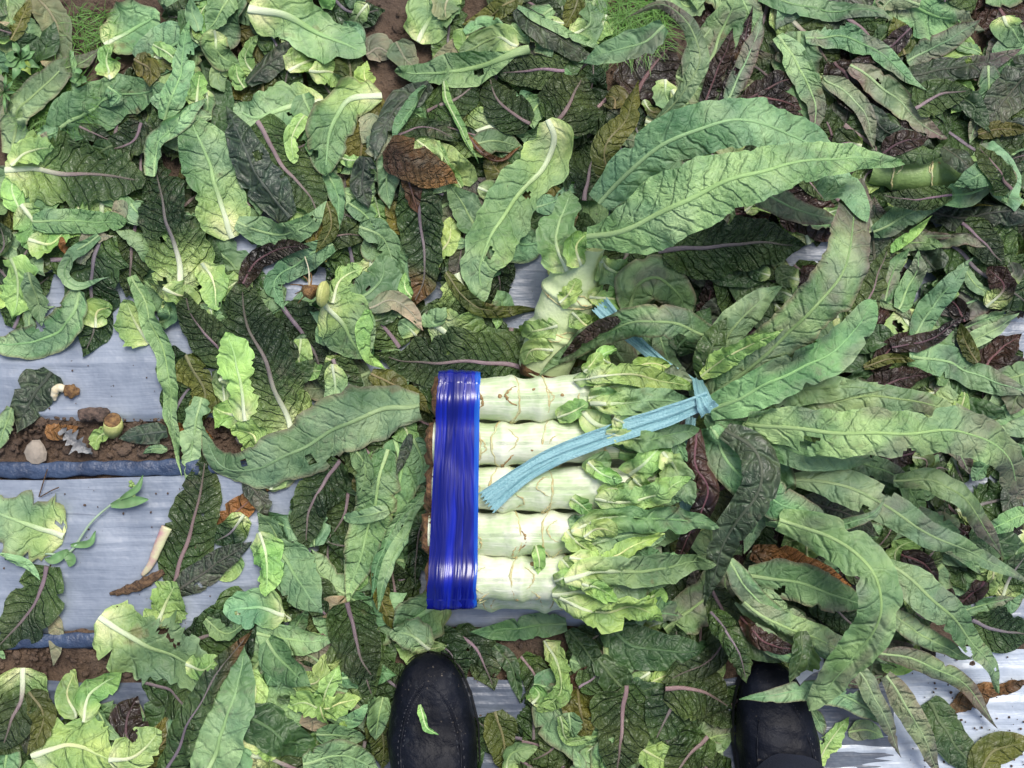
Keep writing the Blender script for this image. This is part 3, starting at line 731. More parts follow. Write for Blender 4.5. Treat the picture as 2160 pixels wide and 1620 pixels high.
3|O|84|-15|0|1218,1442 1224,1500 1242,1562||olive leaf under the curled rim near the bottom centre
3|G|64|20|0|1290,1342 1312,1382 1330,1422|w|pale green leaf with broad rib half hidden below the big dark arching leaf
4|U|134|-15|0|1322,1445 1310,1540 1298,1640||large dark leaf with vertical lilac rib at the bottom centre
4|U|116|-15|0|1450,1442 1412,1502 1378,1568||dark leaf with slanted lilac rib right of the vertical one
4|U|116|-15|0|1492,1552 1448,1600 1410,1650||dark leaf with lilac rib at the bottom edge beside the right shoe
3|B|30|-40|0|1192,1446 1218,1432 1238,1405|x|small curled tan dry leaf between the shoes
3|O|80|-15|0|1045,1500 1062,1560 1072,1640||olive yellow leaf at the bottom edge right of the left shoe
5|U|80|-40|0|1502,1232 1528,1322 1500,1385 1392,1438||twisted crinkled green purple leaf hanging down to the dark shoe
4|U|136|-15|0|1402,1452 1472,1452 1540,1492||large crinkled dark leaf left of the right shoe
6|S|76|-40|30|1092,18 1165,75 1262,128|n|purple grey folded leaf at top centre with pale upper strip
6|G|24|20|-30|1092,16 1175,60 1268,104|nbx|pale green upper strip of the purple grey folded leaf
2|O|54|-60|0|1222,-20 1212,20 1188,62|n|olive tube shaped leaf at the top edge
3|Y|56|45|0|1278,32 1266,66 1248,96|wf|small cream cut stub at top centre
3|P|136|-20|0|1340,208 1374,142 1428,88||dark purple glossy leaf with lilac midrib behind the arching leaf
3|G|100|20|0|1498,130 1522,62 1562,-15||green leaf with pale midrib at the top edge left of the purple points
4|P|44|-40|0|1482,225 1518,140 1546,58|n|left one of the three upright pointed purple leaves
4|P|40|-50|20|1520,235 1556,130 1588,14|n|middle one of the three upright pointed purple leaves
5|M|46|25|0|1532,215 1576,125 1612,26|n|right one of the three upright pointed leaves with green midrib
4|P|64|-25|0|1568,218 1628,182 1695,158||glossy dark purple leaf right of the three pointed leaves
4|P|54|-35|0|1598,205 1655,215 1692,232||small purple glossy leaf under the mottled curling leaf
4|G|54|25|0|1600,-8 1700,14 1800,22 1885,48|n|pale smooth leaf along the top edge at upper right
5|G|56|-25|0|1700,82 1778,76 1872,124 1952,192|n|bright pale leaf arching to the lower right at upper right
3|G|114|-15|0|1845,-5 1950,28 2072,68||big bright green leaf with light midrib in the upper right corner
4|M|54|-20|0|1912,128 1988,92 2068,42|n|bluish grey pointed leaf in front of the big bright green one
4|S|68|-25|0|1905,162 1990,150 2070,132 2156,103|p|long purple grey leaf pointing at the right edge
4|O|64|-25|0|1908,116 1896,72 1882,36||yellow olive leaf tip between two pale leaves at upper right
4|G|66|25|10|1638,78 1680,135 1712,190 1722,240 1712,290|p|mottled curling leaf with bright midrib right of the purple leaves
4|M|44|25|0|1732,168 1790,198 1830,250 1846,318|n|mauve mottled narrow leaf hanging down at upper right
4|M|62|20|-10|1792,138 1868,190 1932,252 2006,298|p|mauve and green leaf with pale rib below the bright arching leaf
3|S|48|-20|0|1828,222 1872,282 1972,308|n|dark grey leaf edge under the mauve and green leaf
3|D|54|-20|0|1862,132 1928,195 1998,258|n|dark olive green leaf right of the bright arching leaf
4|G|66|30|10|2082,140 2084,205 2046,302||green wavy leaf standing at upper right
4|S|96|-10|0|2190,130 2118,210 2064,282|n|smooth dark slate leaf at the upper right edge
4|O|36|-20|0|2062,284 2110,272 2172,276|n|orange olive pointed tip below the slate leaf
3|G|94|15|0|2180,80 2130,130 2110,190||green leaf at the right edge above the slate leaf
4|G|96|-20|0|2052,325 2110,358 2136,448||bluish green leaf right of the shaded pale stem
6|D|28|20|0|2002,296 1958,345 1922,372|n|dark green narrow leaf lying across the shaded pale stem
6|G|38|20|0|1962,322 1952,365 1942,405|n|small crinkled leaf in front of the shaded pale stem
3|S|74|-25|0|1955,446 2060,458 2180,438||dark blistered leaf below the shaded pale stem
4|O|20|-60|0|1922,392 1988,422 2092,436|nx|olive rolled leaf edge below the shaded pale stem
5|G|58|-25|0|1842,492 1928,445 2002,422|n|green pointed leaf, uppermost of the fan at right
6|Y|26|30|0|1878,530 1938,482 1962,456|nx|yellowish leaf tip in the fan at right
5|G|38|-30|0|1898,515 1940,512 1990,520|n|short rounded pale leaf tip in the fan at right
4|M|24|-30|0|1918,500 1965,498 2012,500|n|mauve leaf tip just behind the short rounded pale one
6|G|44|-40|0|1865,635 1888,565 1918,522|n|left narrow upright leaf of the right hand fan
6|G|54|-30|0|1895,652 1928,580 1938,528|n|middle upright pale leaf of the right hand fan
6|G|60|-30|0|1925,712 1988,622 2050,544|n|longest diagonal pale leaf of the right hand fan
5|G|44|-30|-15|2030,728 2092,700 2146,660|n|pale pointed leaf aimed at the right edge
4|M|34|-25|15|2028,695 2085,672 2140,660|n|mauve leaf half behind the pale pointed one at right
6|P|42|-50|0|1882,732 1958,718 2042,664|n|slate purple twisted pointed leaf at right
5|M|34|-30|0|1848,628 1898,650 1928,678|n|small mauve tip above the slate purple twisted leaf
6|O|26|-30|0|1822,775 1880,756 1928,762|n|rusty edged small leaf tip beside the central fan
3|U|124|-15|0|1985,505 2075,580 2180,660||dark green leaf with purple midrib behind the right hand fan
3|U|84|-15|0|2030,470 2082,520 2120,560||very dark leaf in the shade above the purple midrib leaf
5|G|76|-25|0|1912,755 2000,762 2082,802 2180,838|p|long mottled leaf reaching the right edge below the plastic patch
5|O|38|-25|0|2062,765 2036,722 2024,682|n|olive green upright tip beside the plastic patch at right
4|G|60|-15|0|2180,780 2120,800 2060,810|n|smooth green leaf entering from the right edge
4|M|46|25|0|1990,910 2020,950 2045,1000|p|mauve folded leaf below the long horizontal leaf
3|P|50|-25|0|1855,975 1940,950 2000,945|n|purple leaf between the two long leaves at right
3|G|44|20|0|2180,850 2120,870 2060,900|w|cream green leaf strip near the right edge
4|S|64|-15|0|2165,1000 2135,1050 2115,1085|n|grey leaf tip at the right edge
4|D|80|-15|0|2050,1110 2100,1140 2160,1150||dark glossy leaf near the right edge
4|G|44|-20|0|2170,1080 2100,1110 2070,1130|n|green leaf next to the grey tip at the right edge
4|P|52|-30|0|1900,1170 1950,1190 1980,1230||purple crinkled leaf below the long pale diagonal leaf
5|P|58|-40|0|2070,1225 2050,1250 2018,1280||rounded glossy purple leaf at right
4|G|36|-15|0|2030,1290 2080,1275 2142,1260|n|bright pale pointed leaf under the purple rounded one
4|U|110|-15|0|2050,1310 2110,1330 2180,1340||dark glossy leaf above the bottom right plastic
3|B|44|-15|0|2010,1500 2072,1462 2185,1438|fnx|dry grey brown leaf lying on the white plastic
3|D|92|-25|0|1958,1478 2002,1555 2072,1640|n|dark green leaf with curled edge at bottom right
3|O|86|-25|0|2060,1640 2092,1588 2180,1560|n|olive leaf in the bottom right corner
5|Y|50|-35|0|1725,1612 1752,1560 1790,1512|f|bright crinkled leaf right of the right shoe
6|Y|48|-40|0|1662,1345 1650,1385 1672,1420||small bright green blistered leaf over the dark shoe
4|G|46|20|0|1790,1545 1830,1540 1865,1555||small green leaf right of the bright crinkled one
4|G|34|20|0|1712,1500 1728,1525 1738,1552|n|pale little leaf at the edge of the right shoe
5|M|52|-30|0|1700,1360 1680,1400 1640,1400|n|mottled leaf scrap behind the small bright green leaf
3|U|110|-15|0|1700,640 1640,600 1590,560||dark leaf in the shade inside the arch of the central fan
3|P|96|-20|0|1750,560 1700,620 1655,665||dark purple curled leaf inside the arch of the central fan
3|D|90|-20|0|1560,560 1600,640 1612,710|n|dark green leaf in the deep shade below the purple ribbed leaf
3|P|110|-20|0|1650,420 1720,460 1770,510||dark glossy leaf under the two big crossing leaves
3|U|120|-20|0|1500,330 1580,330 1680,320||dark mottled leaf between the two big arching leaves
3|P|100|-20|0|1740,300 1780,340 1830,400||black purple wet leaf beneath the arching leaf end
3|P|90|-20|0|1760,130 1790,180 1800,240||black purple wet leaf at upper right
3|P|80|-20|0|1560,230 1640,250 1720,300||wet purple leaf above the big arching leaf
7|G|74|20|0|1402,55,20 1362,88,19 1292,108,17 1222,134,14|n|flat green pointed leaf aimed left above the upright plant
4|B|40|-30|0|95,905 130,912 165,900|fx|brown decayed leaf shred at the left end of the soil gap
4|B|34|40|0|370,915 410,905 450,925|fx|brown decayed leaf shred in the soil gap right of the long narrow leaf
4|U|90|-20|0|895,1345 950,1375 985,1430||dark blistered leaf touching the right side of the left shoe toe
4|U|84|-20|0|800,1330 770,1400 790,1470||dark wrinkled leaf left of the left shoe toe
4|U|96|-18|0|300,1440 380,1470 430,1540||dark olive wrinkled leaf below the wide pale green leaf
4|O|60|-30|0|60,1460 95,1520 60,1590|f|olive brown decayed leaf at the lower left edge
5|G|70|35|0|905,1370 870,1340 820,1335|wf|pale curled leaf rim above the toe of the left shoe
4|G|80|30|0|600,1300 540,1280 470,1290|w|light green curled leaf below the bright tongue
4|P|44|-30|0|1920,60 1870,105 1790,135|n|dark purple leaf between the bright pale arching leaves at upper right
4|D|56|-25|0|1960,190 2040,215 2090,280|n|dark green leaf behind the green wavy leaf at upper right
4|U|90|-25|0|1930,230 1980,200 2050,190||dark leaf under the long purple grey pointed leaf at upper right
5|M|50|-30|0|1500,60 1470,100 1440,160|n|mottled pointed leaf left of the three upright purple leaves
4|G|70|-20|0|1745,655 1700,720 1640,760|n|green leaf in the shade beneath the central arching leaf
'''
# the same for leaves growing on the plants; last field = which plant
PLANTS = '''
6|G|92|30|10|1196,575,9 1172,500,10 1206,405,8|wf|6
6|Y|60|60|0|1225,560,11 1215,520,12 1240,490,12|wf|6
6|G|84|30|0|1262,555,8 1300,575,8 1352,590,6|wf|6
6|Y|64|40|0|1240,628,8 1290,630,8 1340,640,5|wf|6
6|Y|54|50|0|1205,660,8 1245,690,8 1275,672,6|wf|6
6|Y|64|50|0|1175,690,6 1130,700,5 1098,700,3|wf|6
6|Y|60|45|0|1165,740,5 1120,740,4 1105,770,3|wf|6
6|Y|50|50|0|1180,640,8 1200,620,10 1215,590,9|wf|6
8|O|72|-30|10|1292,402,12 1275,322,15 1320,250,15 1345,170,13|n|6
9|G|48|-35|10|1385,262,16 1448,192,19 1476,122,20 1452,52,19 1400,12,17 1322,38,13|np|6
7|G|110|-20|0|1328,660,7 1345,602,8 1388,584,8 1428,622,7 1460,690,4|n|6
7|U|156|-15|0|1390,532,6 1500,518,6 1600,512,6 1700,520,5||6
8|M|70|-20|0|1560,380,10 1680,440,9 1780,470,6|n|6
9|G|118|-16|0|1262,430,12 1335,348,16 1440,292,19 1545,262,20 1650,275,18 1745,345,14 1798,482,10|b|6
9|G|172|-14|0|1240,498,14 1330,472,18 1450,420,21 1600,365,22 1750,338,20 1905,334,17|t|6
7|G|84|-25|10|1515,722,8 1430,685,12 1330,678,12 1235,722,8 1135,792,3|n|1
8|P|36|-40|0|1300,675,9 1240,705,8 1180,760,5|nx|1
8|G|118|-14|0|1492,838,10 1595,758,15 1702,675,19 1770,588,19 1800,490,17 1812,375,13|bp|1
7|U|80|-20|0|1795,745,12 1822,650,14 1880,512,12|n|2
8|G|98|16|0|1495,862,11 1592,828,14 1700,770,15 1790,712,14 1836,640,12|bn|1
8|Y|52|-40|10|1480,795,10 1540,745,12 1612,702,10|f|2
7|O|40|-50|10|1540,760,9 1590,745,10 1620,690,9|n|2
8|G|112|-18|0|1568,890,11 1685,905,15 1805,912,17 1922,906,17 2042,916,16 2122,968,14 2155,1055,10|bp|2
7|G|64|-18|0|1690,852,11 1822,838,13 1952,852,13 2085,882,10|p|3
7|G|96|-18|0|1490,872,10 1545,895,11 1600,945,8||3
7|G|92|-18|0|1660,1008,10 1772,1020,12 1872,1070,13 1982,1140,13 2082,1188,11 2168,1226,8|tn|3
7|G|62|-25|0|1885,1010,9 1982,1020,11 2050,1070,10 2088,1130,8 2112,1175,5|p|3
8|G|34|20|0|1615,1100,10 1740,1112,13 1832,1092,14 1872,1040,14|np|4
8|G|106|-18|0|1638,1098,11 1758,1138,15 1842,1208,17 1858,1295,17 1805,1390,14 1700,1494,9|bn|4
6|B|76|-25|0|1585,1165,7 1680,1192,8 1795,1238,6|x|4
8|P|62|-40|0|1470,905,11 1470,980,12 1492,1045,12 1450,1130,10 1425,1210,7||4
8|S|92|-25|0|1530,905,12 1598,965,14 1590,1050,14 1532,1140,12 1488,1278,8|n|3
7|G|84|-15|0|1570,935,10 1635,985,10 1640,1090,8|n|3
7|M|54|-25|0|1650,1045,10 1602,1100,9 1568,1168,8||4
6|G|106|-20|0|1578,1212,8 1700,1236,10 1840,1282,8|n|5
6|G|66|-20|0|1548,1225,7 1640,1290,9 1755,1375,7|n|5
6|G|56|-20|0|1540,1180,8 1580,1250,8 1680,1330,6|n|5
7|G|60|20|0|1860,1512,4 1760,1465,7 1660,1458,9 1560,1478,11|n|5
7|M|48|-30|0|1795,1395,7 1852,1480,7 1898,1598,4|np|5
7|M|62|-20|0|1868,1425,7 1922,1505,6 1985,1640,3|n|5
7|G|94|-15|0|1875,1190,10 1962,1262,10 2042,1340,8 2090,1400,6 2106,1460,4|tn|4
6|G|54|-20|0|1875,1285,8 1952,1345,7 2052,1392,4|n|4
6|M|52|-25|0|1855,1378,7 1962,1402,6 2040,1452,4 2105,1535,2|n|5
6|G|80|-20|0|1500,960,6 1560,1010,7 1600,1090,5||3
6|D|90|-20|0|1600,850,6 1700,870,6 1800,890,5|n|2
6|G|74|-20|0|1720,960,7 1830,980,7 1930,1020,5|p|3
6|S|80|-20|0|1690,1060,6 1780,1080,6 1850,1130,4||4
6|G|70|-20|0|1930,1080,6 2020,1150,6 2070,1210,4|n|3
6|P|70|-20|0|1820,830,6 1900,800,6 1960,790,4||2
5|G|52|20|0|1390,700,4 1410,760,5 1450,810,6|n|1
5|D|80|-15|0|1420,740,4 1460,700,5 1500,650,4|n|1
9|Y|44|50|0|1210,802,12.5 1262,795,13 1330,775,12|wf|1
9|G|56|35|10|1250,820,12 1330,812,12.5 1410,822,11|w|1
9|Y|40|40|0|1330,780,11 1380,765,11 1440,800,9|f|1
9|Y|36|60|20|1285,770,11 1270,750,11 1300,735,9|wf|1
9|G|78|30|-20|1225,868,12 1270,898,13 1350,880,13 1420,840,11|wm|1
9|Y|50|60|0|1175,880,11 1205,870,12.5 1240,850,12|wf|1
8|G|64|20|0|1290,930,11 1370,920,11.5 1450,900,10|n|2
9|Y|92|55|10|1330,1000,12 1362,975,14 1402,930,13|wf|3
9|Y|70|45|-10|1335,1010,12.5 1365,1040,13.5 1385,1080,11|wf|3
9|G|60|25|0|1385,1050,11 1412,1010,11.5 1430,960,10|f|3
8|G|60|30|0|1270,1060,11 1350,1052,11.5 1445,1045,10|wf|3
8|G|60|25|0|1240,1000,11.5 1260,980,12 1290,975,11|w|3
9|Y|44|50|0|1205,1050,12 1225,1065,12.5 1248,1085,12|wf|4
9|G|76|25|10|1200,1105,11.5 1300,1098,12 1420,1085,10|f|4
9|G|76|35|-10|1212,1180,12 1262,1142,13 1330,1128,13 1400,1140,11|wm|4
8|G|70|30|0|1250,1090,10.5 1340,1080,11 1430,1110,9|f|4
9|G|84|25|0|1190,1195,12 1280,1185,12.5 1400,1200,11|wf|5
9|Y|50|60|0|1185,1180,12.5 1205,1205,13.5 1215,1235,12|wf|5
9|G|96|20|0|1165,1250,11.5 1260,1248,12 1330,1225,12 1420,1215,10|wfm|5
8|Y|70|30|0|1270,1270,9 1340,1265,9 1410,1260,7|wf|5
8|G|80|-20|0|1330,1270,6 1380,1290,6 1440,1300,4|f|5
9|Y|34|40|0|1130,1150,12.8 1138,1185,12.8 1135,1210,12|f|4
8|G|60|30|0|1340,1170,11 1390,1180,11 1430,1170,9|f|5
8|G|56|30|0|1400,880,10.5 1420,920,11 1440,970,9|f|2
7|G|70|20|0|1290,850,9 1380,860,9 1460,850,7|f|1
7|G|90|20|0|1300,950,8.5 1380,960,8 1450,950,7|f|2
7|G|90|20|0|1300,1040,8.5 1380,1030,8 1450,1020,7|f|3
7|G|90|20|0|1300,1120,8.5 1380,1120,8 1450,1110,7|f|4
7|G|90|20|0|1280,1210,8.5 1360,1210,8 1440,1200,7|f|5
7|G|90|-25|0|2080,330,7 2110,370,8 2120,430,6||7
7|G|66|-25|0|2070,400,6 2020,412,7 1950,405,6|n|7
7|D|60|-25|0|1850,320,7 1920,322,8 1990,328,7|n|7
7|U|60|-25|0|2000,415,6 1920,420,7 1850,410,6|n|7
7|G|44|-25|0|2075,345,7 2050,370,9 2020,400,8|n|7
8|P|50|-40|0|1560,1300,6 1600,1340,7 1660,1350,5||5
7|U|70|-25|0|1500,1290,6 1540,1340,7 1560,1400,4||5
7|D|60|-25|0|1540,1330,7 1600,1370,8.5 1680,1390,8|n|5
9|Y|46|55|0|1265,1045,12.5 1290,1030,13 1330,1040,12|wf|3
9|Y|50|50|0|1195,1120,12.5 1225,1150,13 1260,1165,12|wf|4
9|Y|44|60|0|1170,1225,12.8 1195,1215,13.5 1230,1235,12|wf|5
9|G|50|50|0|1240,840,12.5 1275,835,13 1310,850,12|wf|1
9|G|46|60|0|1270,930,12.5 1300,915,13 1335,930,12|wf|2
9|Y|50|50|0|1240,975,12.8 1270,1000,13.2 1310,1010,12|wf|3
9|G|60|60|20|1400,790,11 1440,800,11 1465,840,10|f|1
9|Y|40|60|0|1230,785,12 1250,765,12 1262,745,10|wf|1
9|Y|60|50|0|1380,1255,9 1340,1280,9 1300,1290,7|f|5
8|G|70|-30|0|2110,345,9 2060,372,10 2010,392,9|n|7
8|U|84|-25|0|2130,400,7 2090,350,9 2060,300,8|n|7
7|P|60|-30|0|1860,325,7 1900,300,8 1960,290,7|n|7
7|S|56|-30|0|1990,310,7 2030,340,9 2060,380,8|n|7
7|G|90|-20|0|1490,860,9 1600,835,12 1720,820,12 1840,815,10|n|2
7|G|84|-20|0|1500,900,9 1600,930,12 1720,960,13 1850,975,10|n|3
7|G|90|-20|0|1490,900,9 1560,1000,12 1640,1060,12 1740,1090,10|bn|4
6|G|90|-20|0|1480,800,8 1540,700,10 1600,640,10 1650,600,8|n|1
7|D|76|-20|0|1490,810,9 1500,740,11 1530,670,10|n|2
8|U|64|-35|0|1530,1330,9 1560,1380,10 1575,1440,9|f|5
8|D|60|-30|0|1690,1330,9 1690,1390,10 1665,1440,9|n|5
7|G|54|-30|0|1590,1320,9 1640,1370,10 1720,1400,9|n|4
9|Y|50|40|0|1290,880,12.5 1350,905,13 1400,900,12|wf|2
9|G|70|40|0|1390,950,11 1430,1000,11 1450,1060,9|wf|3
9|Y|66|45|10|1255,1050,12.2 1310,1062,12.8 1380,1040,12.4 1450,1000,10|wf|3
9|G|70|40|-10|1205,1118,12.2 1290,1090,13 1390,1092,12.2 1500,1105,8|w|4
9|Y|54|50|10|1200,1172,12.4 1262,1180,13 1340,1150,12.8 1400,1122,11|wf|4
9|G|76|30|0|1190,1220,12.6 1270,1200,13 1360,1205,12.6 1500,1180,8|wm|5
9|Y|72|36|-10|1178,1258,11.5 1270,1290,11 1350,1280,9 1400,1310,6|wf|5
9|G|56|40|0|1275,915,12.4 1350,925,12.8 1420,915,12.4 1475,905,11|w|2
9|Y|56|40|10|1235,800,12.4 1310,790,12.8 1390,800,12.4 1465,822,11|w|1
9|G|58|36|0|1245,850,12.4 1320,850,12.6 1400,845,12.2 1470,850,11|wm|1
6|G|74|-20|0|1560,1260,6 1660,1320,7 1780,1370,6 1880,1400,4|n|5
5|U|90|-20|0|1700,1240,5 1780,1300,5 1840,1370,4||5
5|G|70|-20|0|1620,1290,5 1700,1330,6 1760,1400,5|n|5
9|Y|52|55|0|1225,1225,13 1262,1240,13.4 1300,1262,12|wf|5
9|Y|48|55|0|1230,1130,13 1262,1112,13.4 1300,1120,12.6|wf|4
'''
# ------------------------------------------------------------------ leaves hidden deep in the pile
OPEN = [(-60,705,450,1330),(560,1040,730,1245),(540,560,620,640),(985,1370,1080,1500),(1060,1275,1200,1300),(1940,1375,2230,1700),(1690,1545,1940,1700),(820,1370,1040,1700),
        (1530,1340,1730,1700),(1085,560,1170,640),(2070,690,2240,790),(165,-40,262,135),(775,-40,905,120),(55,150,205,280),(-20,880,60,1000),(1280,20,1400,110),(60,1390,330,1500)]
def blocked(px, py): return any(a <= px <= c and b <= py <= d for a, b, c, d in OPEN)
def rand_leaf(r, big=1.0):
    for _ in range(200):
        px, py = r.uniform(-90, 2250), r.uniform(-80, 1700); a = r.uniform(0, 6.28); L = r.uniform(150, 290)*big; bd = r.uniform(-.5, .5)
        P = [(px+L*(t-.5)*math.cos(a+bd*(t-.5)), py+L*(t-.5)*math.sin(a+bd*(t-.5))) for t in (0, .33, .66, 1)]
        w = r.uniform(70, 130)*big**.5
        if not any(blocked(x+dx, y+dy) for x, y in P for dx, dy in ((0, 0), (w/2, 0), (-w/2, 0), (0, w/2), (0, -w/2))): break
    right = px > 1450
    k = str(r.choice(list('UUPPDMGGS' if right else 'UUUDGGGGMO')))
    o = str(r.choice(['', 'n', '', 'wf', 'w', 'n', 'p']))
    return k, w, float(r.uniform(-32, 30)), float(r.uniform(-14, 14)), P, o
r0 = np.random.default_rng(101)
before = set(COL.objects)
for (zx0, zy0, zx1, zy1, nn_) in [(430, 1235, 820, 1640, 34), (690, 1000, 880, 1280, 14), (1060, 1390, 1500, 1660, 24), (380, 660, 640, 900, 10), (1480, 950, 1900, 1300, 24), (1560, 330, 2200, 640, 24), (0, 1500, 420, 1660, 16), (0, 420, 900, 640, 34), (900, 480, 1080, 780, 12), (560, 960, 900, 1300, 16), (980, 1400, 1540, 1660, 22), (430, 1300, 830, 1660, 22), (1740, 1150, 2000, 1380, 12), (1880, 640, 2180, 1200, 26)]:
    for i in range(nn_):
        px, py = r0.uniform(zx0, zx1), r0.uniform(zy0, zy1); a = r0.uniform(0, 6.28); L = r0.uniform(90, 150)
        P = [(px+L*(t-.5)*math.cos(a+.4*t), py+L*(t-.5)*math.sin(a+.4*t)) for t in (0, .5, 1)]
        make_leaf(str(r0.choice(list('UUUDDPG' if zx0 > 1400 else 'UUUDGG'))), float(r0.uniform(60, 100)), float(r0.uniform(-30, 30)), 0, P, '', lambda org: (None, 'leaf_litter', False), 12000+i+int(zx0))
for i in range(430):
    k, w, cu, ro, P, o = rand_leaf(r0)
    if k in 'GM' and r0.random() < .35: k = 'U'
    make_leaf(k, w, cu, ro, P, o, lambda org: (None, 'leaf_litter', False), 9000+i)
# join them into one object (ground cover of leaves, too many to list)
new = [o for o in COL.objects if o not in before]
def join_stuff(objs, name, label):
    Vs, Fs, c1, c2, uvs, mi, off, mats = [], [], [], [], [], [], 0, []
    for o in objs:
        me = o.data; n = len(me.vertices); v = np.zeros(n*3, np.float32); me.vertices.foreach_get('co', v); v = v.reshape(-1, 3)+np.array(o.location)
        nf = len(me.polygons); f = np.zeros(nf*4, np.int32); me.loops.foreach_get('vertex_index', f); f = f.reshape(-1, 4)
        a = np.zeros(n*4, np.float32); me.color_attributes['front'].data.foreach_get('color', a); c1.append(a.reshape(-1, 4))
        b = np.zeros(n*4, np.float32)
        if 'back' in me.color_attributes: me.color_attributes['back'].data.foreach_get('color', b)
        c2.append(b.reshape(-1, 4))
        u = np.zeros(nf*8, np.float32); me.uv_layers[0].data.foreach_get('uv', u); uv = np.zeros((n, 2), np.float32); uv[f.ravel()] = u.reshape(-1, 2); uvs.append(uv)
        m = me.materials[0]
        if m not in mats: mats.append(m)
        mi += [mats.index(m)]*nf; Vs.append(v); Fs.append(f+off); off += n
    o = mesh_obj(name, np.vstack(Vs), np.vstack(Fs), mats[0], None, (0, 0, 0), cols={'front': np.vstack(c1), 'back': np.vstack(c2)}, uv=np.vstack(uvs))
    for m in mats[1:]: o.data.materials.append(m)
    o.data.polygons.foreach_set('material_index', np.array(mi, np.int32)); o['kind'] = 'stuff'; o['label'] = label
    for q in objs:
        d = q.data; bpy.data.objects.remove(q); bpy.data.meshes.remove(d)
    return o
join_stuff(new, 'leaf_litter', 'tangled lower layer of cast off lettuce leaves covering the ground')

# ------------------------------------------------------------------ loose leaves of the pile
def parse(s):
    out = []
    for ln in s.strip().splitlines():
        f = ln.split('|'); pts = [tuple(float(x) for x in p.split(',')) for p in f[5].split()]
        out.append((int(f[0]), f[1], float(f[2]), float(f[3]), float(f[4]), pts, f[6], f[-1] if len(f) > 8 else f[7]))
    return out
LO = parse(LEAVES); PL = parse(PLANTS)
GROUP = 'cast off lettuce leaves lying in the pile'
late = []; scr_done = False
def scraps():
    # torn small scraps strewn between the big leaves
    rs = np.random.default_rng(55); bf = set(COL.objects)
    for i in range(820):
        px, py = rs.uniform(-40, 2200), rs.uniform(-40, 1660)
        if px > 1450 and rs.random() < .5: continue
        if 860 < px < 1500 and 740 < py < 1320: continue
        if any(a-25 <= px <= c+25 and b-25 <= py <= d+25 for a, b, c, d in OPEN): continue
        a = rs.uniform(0, 6.28); L = rs.uniform(40, 125); bd = rs.uniform(-1.6, 1.6)
        P = [(px+L*(t-.5)*math.cos(a+bd*t), py+L*(t-.5)*math.sin(a+bd*t)) for t in (0, .5, 1)]
        make_leaf(str(rs.choice(list('GGGGYYUODTG' if px < 1450 else 'GMMUPYUSD'))), float(rs.uniform(26, 66)), float(rs.uniform(-60, 60)), float(rs.uniform(-30, 30)), P, str(rs.choice(['wf', 'f', 'w', '', 'n', 'nx'])), lambda org: (None, 'leaf_scraps', False), 15000+i)
    join_stuff([o for o in COL.objects if o not in bf], 'leaf_scraps', 'small torn scraps of lettuce leaf strewn through the pile')
for i, (ly, k, w, cu, ro, P, o, lab) in sorted(enumerate(LO), key=lambda t: t[1][0]):
    if ly >= 7: late.append((i, k, w, cu, ro, P, o, lab)); continue
    if ly >= 4 and not scr_done: scraps(); scr_done = True
    loose_leaf(k, w, cu, ro, P, o, lab, 100+i, GROUP)
FOOTLEAF = ['flat green leaf with white rib directly below the pale stems']

# ------------------------------------------------------------------ celtuce stems
def stem_mat():
    t = NT('celtuce_stem'); uv = t.add('ShaderNodeUVMap').outputs[0]; pos = t.add('ShaderNodeNewGeometry').outputs['Position']
    a = t.noise(t.scalev(uv, (2.0, 22, 1)), 2.2, 4); b = t.noise(pos, 34, 3); f = t.noise(t.scalev(uv, (6, 120, 1)), 2, 3)
    c = t.mix(t.mapr(b.outputs[0], .38, .66), (.53, .66, .36), (.80, .84, .64))
    c = t.mix(t.math('MULTIPLY', t.mapr(a.outputs[0], .42, .70), .6), c, (.86, .87, .72))
    c = t.mix(t.mapr(f.outputs[0], .55, .8, 0, .25), c, (.42, .56, .22))
    d = t.noise(pos, 150, 3, .7); c = t.mix(t.mapr(d.outputs[0], .70, .76, 0, .7), c, (.30, .18, .07))
    t.L(c, t.b.inputs['Base Color']); t.b.inputs['Roughness'].default_value = .36
    t.b.inputs['Subsurface Weight'].default_value = .0
    t.L(t.bump(f.outputs[0], 1, .0007, t.bump(b.outputs[0], 1, .004)), t.b.inputs['Normal']); return t.m
M_stem = stem_mat()
M_scar = simple('leaf_scar', (.52, .40, .18), .7, col2=(.60, .62, .34), nscale=160, bumps=.001, bscale=700)
M_rust = simple('rust_scar', (.42, .29, .12), .65, col2=(.24, .14, .05), nscale=220, bumps=.001, bscale=600)
M_butt = simple('cut_butt', (.30, .16, .07), .75, col2=(.07, .03, .015), nscale=120, bumps=.003, bscale=260)
def tail_rad(s, nodes, R, taper):
    r = R*(1-taper*sstep(.55, 1, s))
    for k, nd in enumerate(nodes): r = r*(1+.12*np.exp(-((s-nd)/.022)**2)*.95-.06*np.exp(-((s-nd-.06)/.035)**2))
    return r
def stem_surface(P, R, s, ang):
    """point on the stem: s 0..1 along, ang 0 = up"""
    n = len(P); f = np.clip(s, 0, 1)*(n-1); i = np.clip(f.astype(int), 0, n-2); t = (f-i)[:, None]
    c = P[i]*(1-t)+P[i+1]*t; r = R[i]*(1-t[:, 0])+R[i+1]*t[:, 0]
    T = P[i+1]-P[i]; T /= np.linalg.norm(T, axis=1)[:, None]
    Sd = np.cross(T, [0, 0, 1.0]); Sd /= np.linalg.norm(Sd, axis=1)[:, None]; U = np.cross(Sd, T)
    return c+r[:, None]*(np.sin(ang)[:, None]*Sd+np.cos(ang)[:, None]*U)
